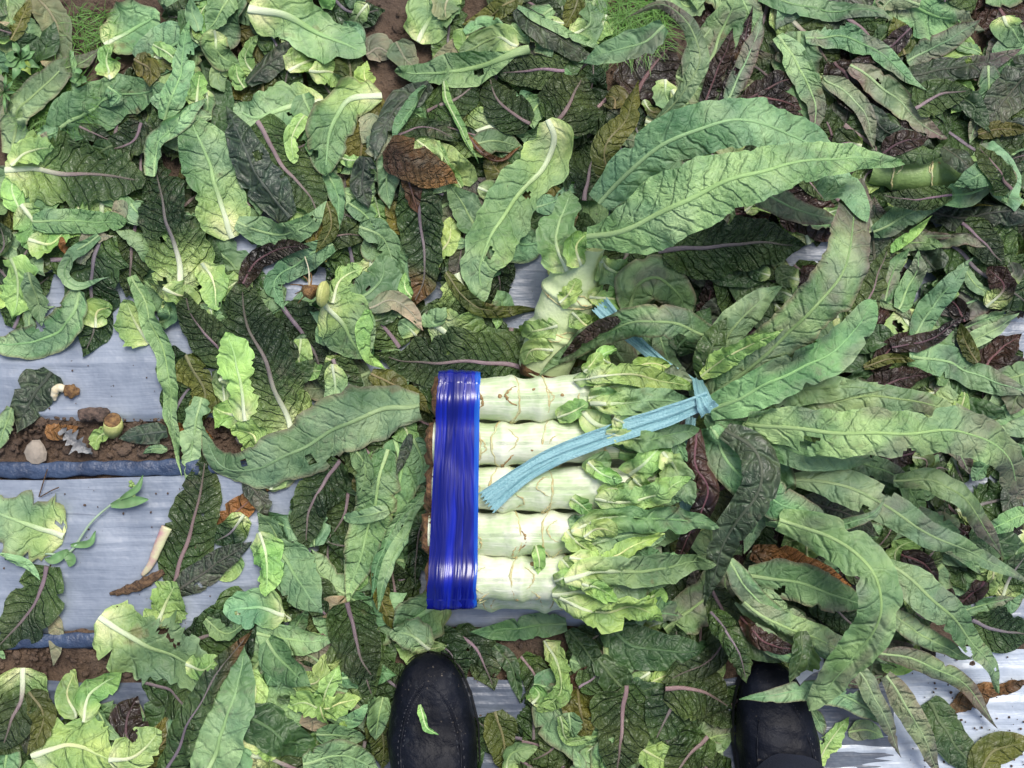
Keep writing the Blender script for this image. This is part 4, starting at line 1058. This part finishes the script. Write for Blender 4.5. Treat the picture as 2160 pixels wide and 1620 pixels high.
def celtuce(label, P, R, nodes, taper, seed, group, squash=1.0, rust=()):
    org = P[0].copy(); t = thing('celtuce', label, 'celtuce', org, group)
    n = 90; C = spline(P, n); s = np.linspace(0, 1, n); rr = tail_rad(s, nodes, R, taper)*(1+.02*noise1(s*20, seed, 3)); m = 36
    T = np.gradient(C, axis=0); T /= np.linalg.norm(T, axis=1)[:, None]; Sd = np.cross(T, [0, 0, 1.0]); Sd /= np.linalg.norm(Sd, axis=1)[:, None]; U = np.cross(Sd, T)
    a = np.linspace(0, 2*np.pi, m, endpoint=False)
    lob = 1+.045*noise2(s[:, None]*16, a[None]*1.5+np.zeros((n, 1)), seed)
    # leaf bases: each internode carries a shallow shield shaped swelling
    V = C[:, None]+(rr[:, None]*lob)[..., None]*(np.sin(a)[None, :, None]*Sd[:, None]+squash*np.cos(a)[None, :, None]*U[:, None])
    V = V.reshape(-1, 3); uv = np.stack([np.repeat(s, m), np.tile(a/6.2832, n)], 1)
    mesh_obj('stem', V, gridF(n, m, True), M_stem, t, org, uv=uv); stampH(V)
    # cut end
    k = 20; b = np.linspace(0, 2*np.pi, k, endpoint=False); rd = rr[0]*np.array([1.03, .97, .6, .2])
    r_ = np.random.default_rng(seed); VV = []
    for j, q in enumerate(rd):
        off = np.array([.006, -.004, -.007, -.006])[j]
        VV.append(C[0][None]+T[0][None]*(off+.004*(j > 0)*noise1(b*2+j, seed+j, 4))[:, None]+(q*(1+.06*noise1(b*3, seed+9, 3)))[:, None]*(np.sin(b)[:, None]*Sd[0]+np.cos(b)[:, None]*U[0]))
    mesh_obj('cut_end', np.vstack(VV), gridF(4, k, True), M_butt, t, org)
    sc = []
    for j, nd in enumerate(nodes):
        for q in range(3):
            a0 = -1.5+q*.95+r_.uniform(-.3, .3) if q else -1.7; a1 = a0+(r_.uniform(.8, 1.4) if q else 3.3); g = np.linspace(0, 1, 26); an = a0+(a1-a0)*g
            ss = nd+(q*.022)+(-.045*np.sin(np.pi*g)*(1 if r_.random() < .6 else -.8))+.006*noise1(g*14, r_.integers(1e6), 4)
            pts = stem_surface(C, rr*1.012, np.clip(ss, .01, .99), an)
            mt = M_rust if (j, q+1) in rust or (q and r_.random() < .10) else M_scar
            tube('leaf_scar', pts, (.00095 if q == 0 else .0007)*(1+.7*noise1(g*18, r_.integers(1e6), 4))*(1.8 if mt is M_rust else 1.1)*np.sin(np.pi*np.clip(g, .04, .96))**.5, mt, t, org, m=6, flat=.5)
    # browned spots
    for _ in range(r_.integers(1, 4)):
        p = stem_surface(C, rr*1.0, np.array([r_.uniform(.25, .7)]), np.array([r_.uniform(-.9, .9)]))[0]
        V, F = rock(p, r_.uniform(.0012, .0026), int(r_.integers(1e6)), .4); mesh_obj('rust_spot', V, F, M_rust, t, org)
    return t
rows = [(840, 918, 1290, .0221, [.17, .40, .56, .80], 1), (935, 905, 1320, .0221, [.20, .36, .62, .84], 2), (1029, 903, 1370, .0222, [.15, .33, .52, .78], 3),
        (1125, 895, 1280, .0221, [.22, .46, .68, .88], 4), (1217, 905, 1270, .0228, [.26, .50, .74, .9], 5)]
LBL = ['topmost pale celtuce stem of the taped bundle, nearest the upper tape edge', 'second pale stem from the top of the bundle, just above the cyan ribbon end',
       'third pale stem of the bundle with the frayed cyan ribbon lying on it', 'fourth pale stem of the bundle, below the ribbon end', 'lowest pale celtuce stem of the taped bundle, nearest the shoes']
plants = {}
for (py, xa, xb, R, nd, i) in rows:
    zt = .101
    xa += 11; P = [at(xa, py, zt), at((xa+xb)/2, py+2, zt+.001), at(xb, py-3+(6 if i < 3 else -6)*0, zt), at(xb+110, py+(840+1222-2*py)*-.0+(1029-py)*.18, zt-.006)]
    plants[i] = celtuce(LBL[i-1], np.array(P), R, [q*.78 for q in nd], .42, i*31, 'celtuce stems in the taped bundle', rust=((2, 0),) if i == 3 else ((0, 0), (1, 0)) if i == 1 else ())
M_neck = M_stem
for j, (py, xa) in enumerate([(888, 930), (985, 925), (1080, 915), (1175, 920), (1243, 948)]):
    zt = .052
    P = [at(xa, py-8, zt), at(1080, py-4, zt), at(1260, py-6, zt), at(1390, py+(1029-py)*.2, zt-.002)]
    celtuce(['under layer stem below the two uppermost bundle stems', 'under layer stem below the ribbon end', 'under layer stem in the middle of the bundle', 'under layer stem between the two lowest pale stems', 'under layer stem peeking out along the lower edge of the bundle'][j],
            np.array(P), .0235, [.2, .45, .7], .42, 900+j, 'celtuce stems in the taped bundle')

# blue tape
def tape_mat(name, c0, c1, rough):
    t = NT(name); uv = t.add('ShaderNodeUVMap').outputs[0]
    q_ = t.noise(uv, 1.6, 2); dd = t.add('ShaderNodeVectorMath', operation='MULTIPLY_ADD'); t.L(q_.outputs[1], dd.inputs[0]); dd.inputs[1].default_value = (.16, .3, 0); t.L(uv, dd.inputs[2]); uv = dd.outputs[0]
    w = t.noise(t.scalev(uv, (8, 1.0, 1)), 1, 3, .5); v = t.noise(t.scalev(uv, (22, 2.2, 1)), 1, 1); b = t.noise(t.scalev(uv, (3.5, 2.2, 1)), 1, 1)
    t.L(t.mix(t.mapr(w.outputs[0], .42, .66), c0, c1), t.b.inputs['Base Color']); t.b.inputs['Roughness'].default_value = rough
    t.b.inputs['Specular IOR Level'].default_value = .6; t.b.inputs['Coat Weight'].default_value = .0; t.b.inputs['Coat Roughness'].default_value = .12
    nn = t.bump(w.outputs[0], 1, .0038, t.bump(b.outputs[0], 1, .008)); nn = t.bump(v.outputs[0], .4, .0009, nn); t.L(nn, t.b.inputs['Normal']); return t.m
M_tape = tape_mat('blue_tape', (.001, .004, .14), (.002, .012, .34), .24)
M_tape2 = tape_mat('blue_tape_thin', (.004, .06, .42), (.015, .14, .58), .18)
def band(name, px0, px1, skew0, skew1, grow, mat, parent, org, seed, wr=.0011):
    """closed band round the stems, between picture columns px0 and px1 (skew shifts lower end)"""
    zt = .1255; y0 = at(0, 800, .10)[1]; y1 = at(0, 1262, .10)[1]
    ny = (y0+y1)/2; hy = (y0-y1)/2+.006+grow; zc = (.125+.016)/2; hz = (.125-.016)/2+grow+.0008
    n = 240; a = np.linspace(0, 2*np.pi, n, endpoint=False); e = .18
    sx = np.sign(np.cos(a))*np.abs(np.cos(a))**e; sz = np.sign(np.sin(a))*np.abs(np.sin(a))**e
    cy = ny+hy*sx; cz = zc+hz*sz
    m = 40; g = np.linspace(0, 1, m); r = np.random.default_rng(seed)
    V = np.zeros((n, m, 3)); lowf = (y0-cy)/(y0-y1)
    sag = .0022*np.cos((cy-y0)/(y0-y1)*2*np.pi*5)*(cz > zc)
    wrk = 0
    for _ in range(9):
        c = r.uniform(0, 1); k = r.uniform(.015, .035); dr = r.uniform(-.18, .18); ph = r.uniform(0, 1)
        wrk = wrk+r.uniform(.3, 1)*np.exp(-(((g[None]-c-dr*(lowf[:, None]-ph)))/k)**2)*np.exp(-((lowf[:, None]-ph)/r.uniform(.2, .6))**2)
    for i in range(m):
        xa = at(px0, 810, .125)[0]+lowf*(skew0/PPM*.9); xb = at(px1, 810, .125)[0]+lowf*(skew1/PPM*.9)
        V[:, i, 0] = xa+(xb-xa)*g[i]+.0008*noise1(a*6, seed+2, 4)*(g[i] > .9)+.0008*noise1(a*9, seed+3, 4)*(g[i] < .1)
    d = wr*wrk+.0013*noise1(g*5, seed+7, 3)[None, :]*(np.abs(sx) > .9)[:, None]
    nrm = np.stack([np.cos(a)*.6, np.sin(a)], 1); nrm /= np.linalg.norm(nrm, axis=1)[:, None]
    V[:, :, 1] = (cy[:, None]+d*nrm[:, :1]*(np.abs(sz) < .9)[:, None]); V[:, :, 2] = cz[:, None]+sag[:, None]*-1+d*nrm[:, 1:]
    uv = np.stack([np.tile(g, n)*(.6), np.repeat(np.abs(lowf)*2.4, m)], 1)[:, ::1]
    per = np.repeat(np.r_[0, np.cumsum(np.hypot(np.diff(cy), np.diff(cz)))], m)*6
    uv = np.stack([np.tile(g, n)*.35, per], 1)
    o = mesh_obj(name, V.reshape(-1, 3), gridF(n, m).tolist() and np.vstack([gridF(n, m), np.stack([(n-1)*m+np.arange(m-1), (n-1)*m+np.arange(1, m), np.arange(1, m), np.arange(m-1)], 1)]), mat, parent, org, uv=uv)
    stampH(V.reshape(-1, 3)); return o
org = at(955, 1020, .06)
tape = thing('tape_band', 'wide shiny blue plastic tape wrapped round the stem bundle', 'tape', org)
band('tape_layer', 924, 1002, -24, -3, .0026, M_tape, tape, org, 5, wr=.0003)
band('thin_tape_edge', 975, 1013, -4, -8, .0021, M_tape2, tape, org, 8, wr=.0005)
band('outer_tape_layer', 936, 985, -22, -12, .0032, M_tape, tape, org, 12, wr=.0004)

# ------------------------------------------------------------------ upright celtuce plant and shaded stem at the right
Pu = np.array([at(1148, 775, .030), at(1165, 720, .045), at(1190, 650, .060), at(1215, 580, .078), at(1238, 510, .10)])
keep_m = M_stem; M_stem = simple('upright_stem', (.68, .76, .46), .4, col2=(.54, .66, .32), nscale=28, bumps=.0008)
up = celtuce('upright pale celtuce plant with big arching leaves, leaning above the bundle', Pu, .0285, [.30, .62], .30, 77, None)
plants[6] = up; M_stem = keep_m
Ps = np.array([at(2085, 368, .040), at(1990, 368, .047), at(1900, 366, .046), at(1835, 356, .044)])
keep_m = M_stem; M_stem = simple('shaded_green_stem', (.24, .36, .12), .45, col2=(.13, .22, .06), nscale=30, bumps=.001)  # shade on this stem put into a darker, duller stem colour
sh = celtuce('celtuce stem coloured dull green for its shade, lying half buried in leaves at the right edge', Ps, .0185, [.25, .5, .8], .15, 78, None); plants[7] = sh; M_stem = keep_m

# ------------------------------------------------------------------ leaves that belong to the plants
for i, (ly, k, w, cu, ro, P, o, own) in sorted(enumerate(PL), key=lambda t: t[1][0]):
    pl = plants[int(own)]
    def pf(org_, pl=pl): return (pl, 'leaf', True)
    b = make_leaf(k, w, cu, ro, P, o, pf, 700+i)
    L0 = np.array(pl.location)
    for ob in [b]+list(b.children):
        me = ob.data; v = np.zeros(len(me.vertices)*3, np.float32); me.vertices.foreach_get('co', v)
        me.vertices.foreach_set('co', (v.reshape(-1, 3)-L0[None].astype(np.float32)).ravel()); me.update()
for (i, k, w, cu, ro, P, o, lab) in late: loose_leaf(k, w, cu, ro, P+[], o, lab, 100+i, GROUP)

# ------------------------------------------------------------------ cyan ribbon
def ribbon_mat():
    t = NT('cyan_ribbon'); uv = t.add('ShaderNodeUVMap').outputs[0]
    f = t.noise(t.scalev(uv, (3, 12, 1)), 1, 3, .45); f2 = t.noise(t.scalev(uv, (30, 20, 1)), 1, 3)
    t.L(t.mix(t.mapr(f.outputs[0], .35, .62), (.20, .40, .43), (.29, .52, .54)), t.b.inputs['Base Color'])
    t.b.inputs['Roughness'].default_value = .34; t.L(t.bump(f.outputs[0], .4, .0008, t.bump(f2.outputs[0], .7, .003)), t.b.inputs['Normal']); return t.m
M_rbn = ribbon_mat()
def strip(name, pts, wpx, parent, org, seed, creases=4, fray=0, roll=0):
    P = np.array([at(*p[:2], p[2]/100) for p in pts]); C = spline(P, 90); n, m = 90, 25
    u = np.linspace(0, 1, n); v = np.linspace(-1, 1, m); ws = np.interp(u, np.linspace(0, 1, len(wpx)), wpx)/PPM/2*.9
    T = np.gradient(C, axis=0); T /= np.linalg.norm(T, axis=1)[:, None]; Sd = np.cross(T, [0, 0, 1.0]); Sd /= np.linalg.norm(Sd, axis=1)[:, None]; U = np.cross(Sd, T)
    r = np.random.default_rng(seed); hh = 0
    for _ in range(creases):
        c = r.uniform(-.8, .8); hh = hh+r.uniform(-.0028, .0028)*np.exp(-((v[None]-c-.25*noise1(u*4, r.integers(1e6), 2)[:, None])/.13)**2)
    hh = hh+.0006*np.cos(v[None]*7+noise1(u*5, seed, 2)[:, None]*2)
    ww = ws[:, None]*(1+.06*noise1(u*11, seed+1, 3)[:, None])*v[None]
    Cx = C[:, None]+T[:, None]*(fray/PPM*sstep(.10, 0, u))[:, None, None]*(-np.abs(((v*3.2) % 1)-.5)*2)[None, :, None]
    V = Cx+ww[..., None]*Sd[:, None]+(hh+math.tan(math.radians(roll))*ww)[..., None]*U[:, None]
    L = np.linalg.norm(np.diff(C, axis=0), axis=1).sum()
    o = mesh_obj(name, V.reshape(-1, 3), gridF(n, m)[:, ::-1], M_rbn, parent, org, uv=np.stack([np.repeat(u*L*12, m), np.tile(v*.35, n)], 1)); stampH(V.reshape(-1, 3)); return o
org = at(1480, 845, .12)
rb = thing('ribbon', 'cyan plastic ribbon knotted round the leaf necks, frayed end on the pale stems', 'ribbon', org)
strip('ribbon_tail', [(1032, 1056, 12.9), (1100, 1003, 13.2), (1180, 958, 13.4), (1300, 912, 13.8), (1400, 880, 14.4), (1496, 842, 15)], [52, 38, 40, 42, 42, 34], rb, org, 3, 6, fray=12)
strip('ribbon_loop', [(1497, 868, 14.8), (1487, 850, 15.4), (1478, 822, 13.5), (1470, 800, 10)], [46, 34, 30, 26], rb, org, 4, 3)
strip('ribbon_tail', [(1268, 645, 9), (1300, 680, 9.3), (1345, 722, 8.5), (1400, 770, 9), (1460, 812, 10)], [42, 36, 24, 26, 30], rb, org, 5, 4, fray=8)
strip('ribbon_loop', [(1458, 880, 8.5), (1448, 950, 9.8), (1446, 1040, 9.8), (1450, 1125, 8)], [22, 26, 28, 22], rb, org, 6, 3)

# ------------------------------------------------------------------ person: shoes and trouser legs
def leather():
    t = NT('black_leather'); g = t.add('ShaderNodeNewGeometry').outputs['Position']; a = t.noise(g, 700, 3, .6); b = t.noise(g, 26, 4, .55); d = t.noise(g, 330, 2); e = t.noise(g, 40, 3)
    dust = t.math('MULTIPLY', t.mapr(d.outputs[0], .66, .72), t.mapr(e.outputs[0], .50, .62))
    c = t.mix(t.mapr(b.outputs[0], .4, .7), (.003, .004, .008), (.007, .009, .016)); c = t.mix(t.math('MULTIPLY', dust, .6), c, (.20, .17, .13))
    sm = t.noise(g, 55, 5, .7); c = t.mix(t.mapr(sm.outputs[0], .60, .74, 0, .25), c, (.10, .11, .12))
    t.L(c, t.b.inputs['Base Color']); t.L(t.mapr(e.outputs[0], .3, .7, .42, .62), t.b.inputs['Roughness']); t.b.inputs['Specular IOR Level'].default_value = .16
    t.L(t.bump(a.outputs[0], .6, .0006, t.bump(b.outputs[0], 1, .006)), t.b.inputs['Normal']); return t.m
M_lea = leather(); M_sole = simple('shoe_sole', (.012, .013, .016), .6, bumps=.001)
M_thread = simple('stitch_thread', (.03, .032, .04), .7); M_trous = simple('trouser_cloth', (.008, .013, .030), .8, bumps=.002, bscale=900, nscale=30)
person = thing('person', 'person standing at the bottom edge in black leather shoes and dark navy trousers', 'person', at(1270, 1800, 0))
PO = np.array(person.location)
def shoe(toe, heel, wmax, seed, inner):
    tx = at(*toe, .03)[:2]; hx = at(*heel, .0)[:2]; ax = hx-tx; L = .285; ax = ax/np.linalg.norm(ax); sdv = np.array([-ax[1], ax[0]])*-1
    n, m = 90, 48; t = np.linspace(0, 1, n)
    wid = wmax/2*np.interp(t, [0, .015, .05, .10, .18, .30, .42, .6, .8, .93, 1], [.04, .34, .56, .72, .88, 1.0, .97, .82, .78, .66, .08])
    ht = np.interp(t, [0, .02, .06, .12, .22, .35, .48, .6, .8, .95, 1], [.020, .034, .043, .048, .054, .064, .080, .092, .09, .085, .05])
    off = .006*np.sin(t*np.pi)*inner
    a = np.linspace(0, 2*np.pi, m, endpoint=False)
    V = np.zeros((n, m, 3))
    for j, q in enumerate(a):
        cx = math.copysign(abs(math.cos(q))**.75, math.cos(q)); cz = math.copysign(abs(math.sin(q))**.72, math.sin(q))
        zz = .020+(ht-.020)*cz if cz > 0 else .020+.010*cz
        crease = 0.0010*np.sin((t+.05*cx)*70+3*cx*cx+1.5*noise1(t*9+cx, seed, 3))*np.exp(-((t-.27)/.07)**2)*max(cz, 0)+.0012*noise2(t*20, cx*2+0*t, seed)*max(cz, 0)
        groove = -.0016*np.exp(-((abs(cx)-.66)/.035)**2)*(t > .06)*(cz > .2)
        V[:, j, :2] = tx[None]+ax[None]*(t*L)[:, None]+sdv[None]*(wid*cx+off)[:, None]; V[:, j, 2] = zz+crease+groove+.008
    sh = mesh_obj('shoe', V.reshape(-1, 3), gridF(n, m, True), M_lea, person, PO)
    k = 40; So = []
    for zz, sc in ((.008, .99), (.010, 1.03), (.019, 1.035), (.023, 1.0)):
        q = np.linspace(0, 1, n); A = tx[None]+ax[None]*((q*L*1.005))[:, None]+sdv[None]*((wid*sc+.0015)+off)[:, None]; B = tx[None]+ax[None]*((q*L*1.005))[:, None]-sdv[None]*((wid*sc+.0015)-off)[:, None]
        ring = np.vstack([A, B[::-1]]); So.append(np.column_stack([ring, np.full(len(ring), zz)]))
    mesh_obj('sole', np.vstack(So), gridF(4, 2*n, True), M_sole, sh, PO)
    # apron seam and its stitches
    def surf(tt, cx):
        i = np.clip((tt*(n-1)).astype(int), 0, n-1); cz = np.sqrt(np.clip(1-np.abs(cx)**(2/.75), 0, 1))**.72
        zz = .020+(ht[i]-.020)*cz+.008
        return np.column_stack([tx[None]+ax[None]*(tt*L)[:, None]+sdv[None]*(wid[i]*cx+off[i])[:, None], zz])
    g = np.linspace(0, 1, 90); cx = -.68*np.cos(g*np.pi); tt = .50-.40*np.sin(g*np.pi)**.55
    tube('apron_seam', surf(tt, cx)+[0, 0, .0002], .0011, M_lea, sh, PO, m=6)
    Vs, Fs, o = [], [], 0
    for c2, sh_ in ((.74, 0), (.62, .0)):
        gg = np.linspace(.02, .98, 110); C1 = surf(.50-.40*(c2/.68)**.4*np.sin(gg*np.pi)**.55, -c2*np.cos(gg*np.pi))+[0, 0, .0004]
        for i in range(0, 108, 2):
            p, q = C1[i], C1[i]*.4+C1[i+1]*.6; d = (q-p); pr = np.array([-d[1], d[0], 0]); pr = pr/(np.linalg.norm(pr)+1e-9)*.0004
            for z0, z1 in ((0, .0005),): Vs += [p-pr, q-pr, q+pr, p+pr, p-pr+[0, 0, z1], q-pr+[0, 0, z1], q+pr+[0, 0, z1], p+pr+[0, 0, z1]]
            Fs += [(o+4, o+5, o+6, o+7), (o, o+1, o+5, o+4), (o+1, o+2, o+6, o+5), (o+2, o+3, o+7, o+6), (o+3, o, o+4, o+7)]; o += 8
    if seed == 6: Vs, Fs = Vs[:8*40], Fs[:5*40]
    st = mesh_obj('stitching', Vs, np.array(Fs), M_thread, sh, PO, smooth=False); st['kind'] = 'stuff'
    for tq in (.40, .425):
        gq = np.linspace(-.42, .30, 14); tube('strap_tab', surf(tq+0*gq, gq)+[0, 0, .0012], .0022, M_lea, sh, PO, m=6, flat=.5)
    cc = tx+ax*(L*.66); up_ = []
    zs = np.linspace(.075, .46, 40)
    for zq in zs:
        tq = (zq-.075)/.385; c3 = cc+ax*((.015 if seed == 5 else -.040)+(.05 if seed == 5 else .12)*tq)+sdv*0; rx = .058+.016*tq+.003*noise1(np.array([zq*70]), seed, 3)[0]; q = np.linspace(0, 2*np.pi, 40, endpoint=False)
        rr = rx*(.93+.05*noise1(q*2+zq*14, seed+2, 3)+.03*noise1(q*2+zq*75+2*np.sin(q), seed+3, 4)); up_.append(np.column_stack([c3[0]+rr*np.cos(q), c3[1]+rr*1.15*np.sin(q), np.full(40, zq)]))
    mesh_obj('trouser_leg', np.vstack(up_), gridF(len(zs), 40, True), M_trous, person, PO)
    return V
s1 = shoe((902, 1378), (955, 1790), .096, 5, 1)
s2 = shoe((1615, 1395), (1638, 1800), .088, 6, -1)
bit = [at(888, 1488, .068), at(893, 1515, .069), at(905, 1538, .070), at(922, 1550, .071)]
H[:] = np.maximum(H, 0)
stampH(s1.reshape(-1, 3))
loose_leaf('Y', 20, 30, 0, [(886, 1486, 8.0), (892, 1510, 8.3), (900, 1535, 8.5), (925, 1550, 8.8)], 'nf', 'tiny bright green leaf scrap lying on the left shoe', 991, 'small scraps of leaf', name='leaf_scrap')

# ------------------------------------------------------------------ small things on the plastic and soil
M_root = simple('root_flesh', (.72, .66, .48), .5, col2=(.60, .50, .30), nscale=200)
M_brown = simple('brown_root', (.30, .17, .06), .7, col2=(.10, .05, .02), nscale=240, bumps=.002, bscale=500)
o_ = at(125, 828, .014); t = thing('root_stub', 'white hooked root piece with brown crumpled end on the plastic', 'root', o_)
tube('white_end', spline([at(116, 845, .013), at(115, 828, .016), at(122, 818, .017), at(135, 820, .015)], 24), np.interp(np.linspace(0, 1, 24), [0, .3, 1], [.0015, .0042, .0045]), M_root, t, o_, jitter=.1)
tube('brown_end', spline([at(133, 820, .015), at(150, 825, .015), at(168, 826, .013)], 20), np.interp(np.linspace(0, 1, 20), [0, .5, 1], [.004, .0085, .003]), M_brown, t, o_, m=12, flat=.5, jitter=.25)
M_bulb = simple('bulb_skin', (.62, .62, .24), .55, col2=(.42, .46, .14), nscale=90, bumps=.0008, bscale=600)
zb = .060; o_ = at(680, 618, zb); t = thing('root_bulb', 'round yellowish cut root bulb with orange brown rootlets', 'root', o_)
ph = np.linspace(0, 1, 22); cs = np.array([at(668+26*q, 618+4*q, zb) for q in ph]); tube('bulb', cs, .0135*np.sqrt(np.clip(1-((ph-.5)*1.98)**2, .0, 1))+.0005, M_bulb, t, o_, m=24, jitter=.04)
tube('root_crown', [at(664, 617, zb-.002), at(652, 612, zb-.004), at(642, 606, zb-.008)], [.009, .008, .004], M_brown, t, o_, m=12, jitter=.3)
for q, (a, b, z) in enumerate([(612, 600, .05), (640, 582, .055), (655, 575, .06), (622, 620, .045), (628, 640, .045), (643, 541, .07)]):
    tube('rootlet', spline([at(652, 612, zb-.004), at((652+a)/2+4, (612+b)/2-4, (zb+z)/2), at(a, b, z)], 14), np.linspace(.0013, .0004, 14), M_brown if q < 5 else M_root, t, o_, m=6, jitter=.2)
o_ = at(232, 905, .02); t = thing('lettuce_stump', 'cut lettuce stump with torn yellow leaf base in the soil gap', 'stump', o_)
tube('stump', [at(240, 908, .004), at(239, 900, .016), at(237, 888, .026)], [.010, .0105, .0095], M_bulb, t, o_, m=16, jitter=.12)
tube('stump_top', [at(237, 888, .0255), at(236.5, 886.5, .0275)], [.0095, .0082], M_brown, t, o_, m=16, jitter=.1)
H[:] = np.minimum(H, .2)
loose_leaf('Y', 34, 40, 0, [(238, 900), (222, 912), (205, 925), (200, 950)], 'wf', 'torn yellow leaf base hanging from the cut stump in the soil gap', 992, 'small scraps of leaf', name='leaf_scrap')
loose_leaf('G', 20, 20, 0, [(352, 948), (318, 948), (300, 958)], 'n', 'small light green leaf scrap on the dark rolled plastic edge', 993, 'small scraps of leaf', name='leaf_scrap')
loose_leaf('S', 50, -30, 0, [(352, 910), (310, 915), (250, 925)], 'n', 'grey dried leaf lying in the soil gap beside the cut stump', 994, 'small scraps of leaf', name='leaf_scrap')
o_ = at(195, 875, .015); t = tag(tube('wood_chunk', spline([at(170, 878, .014), at(200, 872, .016), at(228, 880, .014)], 16)-o_*0, .0075, simple('bark', (.15, .10, .075), .85, col2=(.05, .035, .028), nscale=180, bumps=.003, bscale=260), None, o_, m=12, flat=.7, jitter=.25), 'dark rotting wood chunk at the upper edge of the soil gap', 'wood')
M_twig = simple('twig', (.17, .10, .05), .8, col2=(.04, .022, .012), nscale=260, bumps=.003, bscale=300)
o_ = at(290, 1235, .014)
tag(tube('dry_stick', spline([at(232, 1253, .013), at(262, 1246, .014), at(300, 1232, .016), at(345, 1205, .014)], 40), np.interp(np.linspace(0, 1, 40), [0, .2, .6, 1], [.0018, .0042, .0060, .0035]), M_twig, None, o_, m=12, flat=.6, jitter=.3), 'brown rotten stick lying on the plastic above the wide pale leaf', 'stick')
M_pet = simple('petiole', (.62, .68, .36), .45, col2=(.45, .20, .25), nscale=38)
o_ = at(330, 1165, .015)
tag(tube('leaf_stalk', spline([at(300, 1214, .0135), at(318, 1190, .016), at(335, 1150, .017), at(352, 1112, .017)], 30), np.interp(np.linspace(0, 1, 30), [0, .1, .5, 1], [.002, .0032, .0050, .0062]), M_pet, None, o_, m=12, flat=.6, jitter=.06), 'cut leaf stalk, pale green and pink, on the plastic beside the olive leaf', 'leaf stalk')
M_sprig = simple('sprig', (.16, .32, .12), .5, col2=(.12, .22, .08))
M_sprigs = simple('sprig_stem', (.38, .52, .34), .5)
o_ = at(145, 1165, .014); t = thing('weed_sprig', 'thin flowering weed sprig lying across the plastic', 'weed', o_)
tube('stem', spline([at(96, 1168, .013), at(145, 1166, .016), at(190, 1105, .018), at(230, 1068, .018), at(285, 1030, .018)], 50), np.linspace(.0016, .0010, 50), M_sprigs, t, o_, m=8)
def blade(parent, org, pts, w, mat, name='leaf', jag=0):
    C = spline(np.array([at(*p) for p in pts]), 20); u = np.linspace(0, 1, 20); v = np.linspace(-1, 1, 5)
    T = np.gradient(C, axis=0); T /= np.linalg.norm(T, axis=1)[:, None]; Sd = np.cross(T, [0, 0, 1.0])
    ww = w/PPM/2*np.sin(np.pi*np.clip(u*.9+.08, 0, 1))**.8
    ww = ww*(1+jag*noise1(u*30, 5, 6)); v = v*1.0
    V = C[:, None]+(ww[:, None]*v[None]+jag*.004*noise2(u[:, None]*25, v[None]*4, 8))[..., None]*Sd[:, None]; V[..., 2] += .0022*np.abs(v)[None]+.0008*noise1(u*9, 3, 3)[:, None]
    mesh_obj(name, V.reshape(-1, 3), gridF(20, 5)[:, ::-1], mat, parent, org)
blade(t, o_, [(235, 1066, .018), (275, 1058, .020), (314, 1053, .018)], 24, M_sprig); blade(t, o_, [(255, 1052, .02), (290, 1030, .022), (303, 1002, .018)], 14, M_sprig)
blade(t, o_, [(150, 1150, .016), (190, 1145, .019), (203, 1120, .016)], 15, M_sprig); blade(t, o_, [(145, 1160, .016), (115, 1180, .018), (95, 1178, .016)], 20, M_sprig); blade(t, o_, [(140, 1165, .016), (150, 1180, .018), (148, 1195, .015)], 24, M_sprig)
fl = [(at(282+random.gauss(0, 6), 1030+random.gauss(0, 8), .020), .0018, 70+i, 1) for i in range(16)]
lumps('flower_buds', fl, simple('buds', (.30, .45, .14), .6), smooth=True, parent=None)
b_ = COL.objects['flower_buds']; b_.parent = t; b_.location = tuple(-np.array(o_))
# weed seedlings at top left
for (cx, cy, lab, sd_) in [(45, 125, 'yellow green weed seedling near the left edge at the top', 1), (170, 165, 'small round leaved weed beside the bright grass tuft', 2), (10, 195, 'thin leaved weed at the left edge beside the curved leaf', 3)]:
    zz = .022; o_ = at(cx, cy, zz); t = thing('weed_seedling', lab, 'weed', o_, 'weed seedlings at the top left'); r = np.random.default_rng(sd_)
    for q in range(9 if sd_ != 2 else 4):
        a = q*2.4+sd_; L = r.uniform(28, 52) if sd_ != 2 else 22
        blade(t, o_, [(cx, cy, zz), (cx+L*.5*math.cos(a), cy+L*.5*math.sin(a), zz+.012), (cx+L*math.cos(a), cy+L*math.sin(a), zz+.007)], r.uniform(15, 26) if sd_ != 3 else 8, simple('seedling', (.30, .42, .08), .5) if q == 0 and sd_ == 1 else M_sprig)
# shreds of clear film and dry stalks
M_clear = simple('film_shred', (.26, .27, .27), .3, col2=(.14, .14, .14), nscale=80, bumps=.003, bscale=150)
for i, (P, w, lab) in enumerate([(((130, 905, .016), (150, 925, .020), (195, 958, .014)), 30, 'greyish film shred hanging into the soil gap'), (((2100, 930, .03), (2118, 950, .03), (2140, 965, .03)), 26, 'white film scrap between leaves at the right edge')]):
    o_ = at(*P[1]); t = thing('film_shred', lab, 'plastic scrap', o_); blade(t, o_, P, w, M_clear, 'film', .8)
for i, (P, lab) in enumerate([(((82, 1048), (92, 1015), (100, 990)), 'short dry straw on the plastic at the left'), (((85, 1048), (108, 1035), (124, 1028)), 'thin dark grass straw beside the short dry one')]):
    Q = [at(x, y, .014+.002*j) for j, (x, y) in enumerate(P)]
    tag(tube('dry_straw', spline(Q, 12), .0007, M_twig, None, Q[0], m=5), lab, 'straw')
print('leaves', LEAFN[0], 'objects', len(COL.objects))
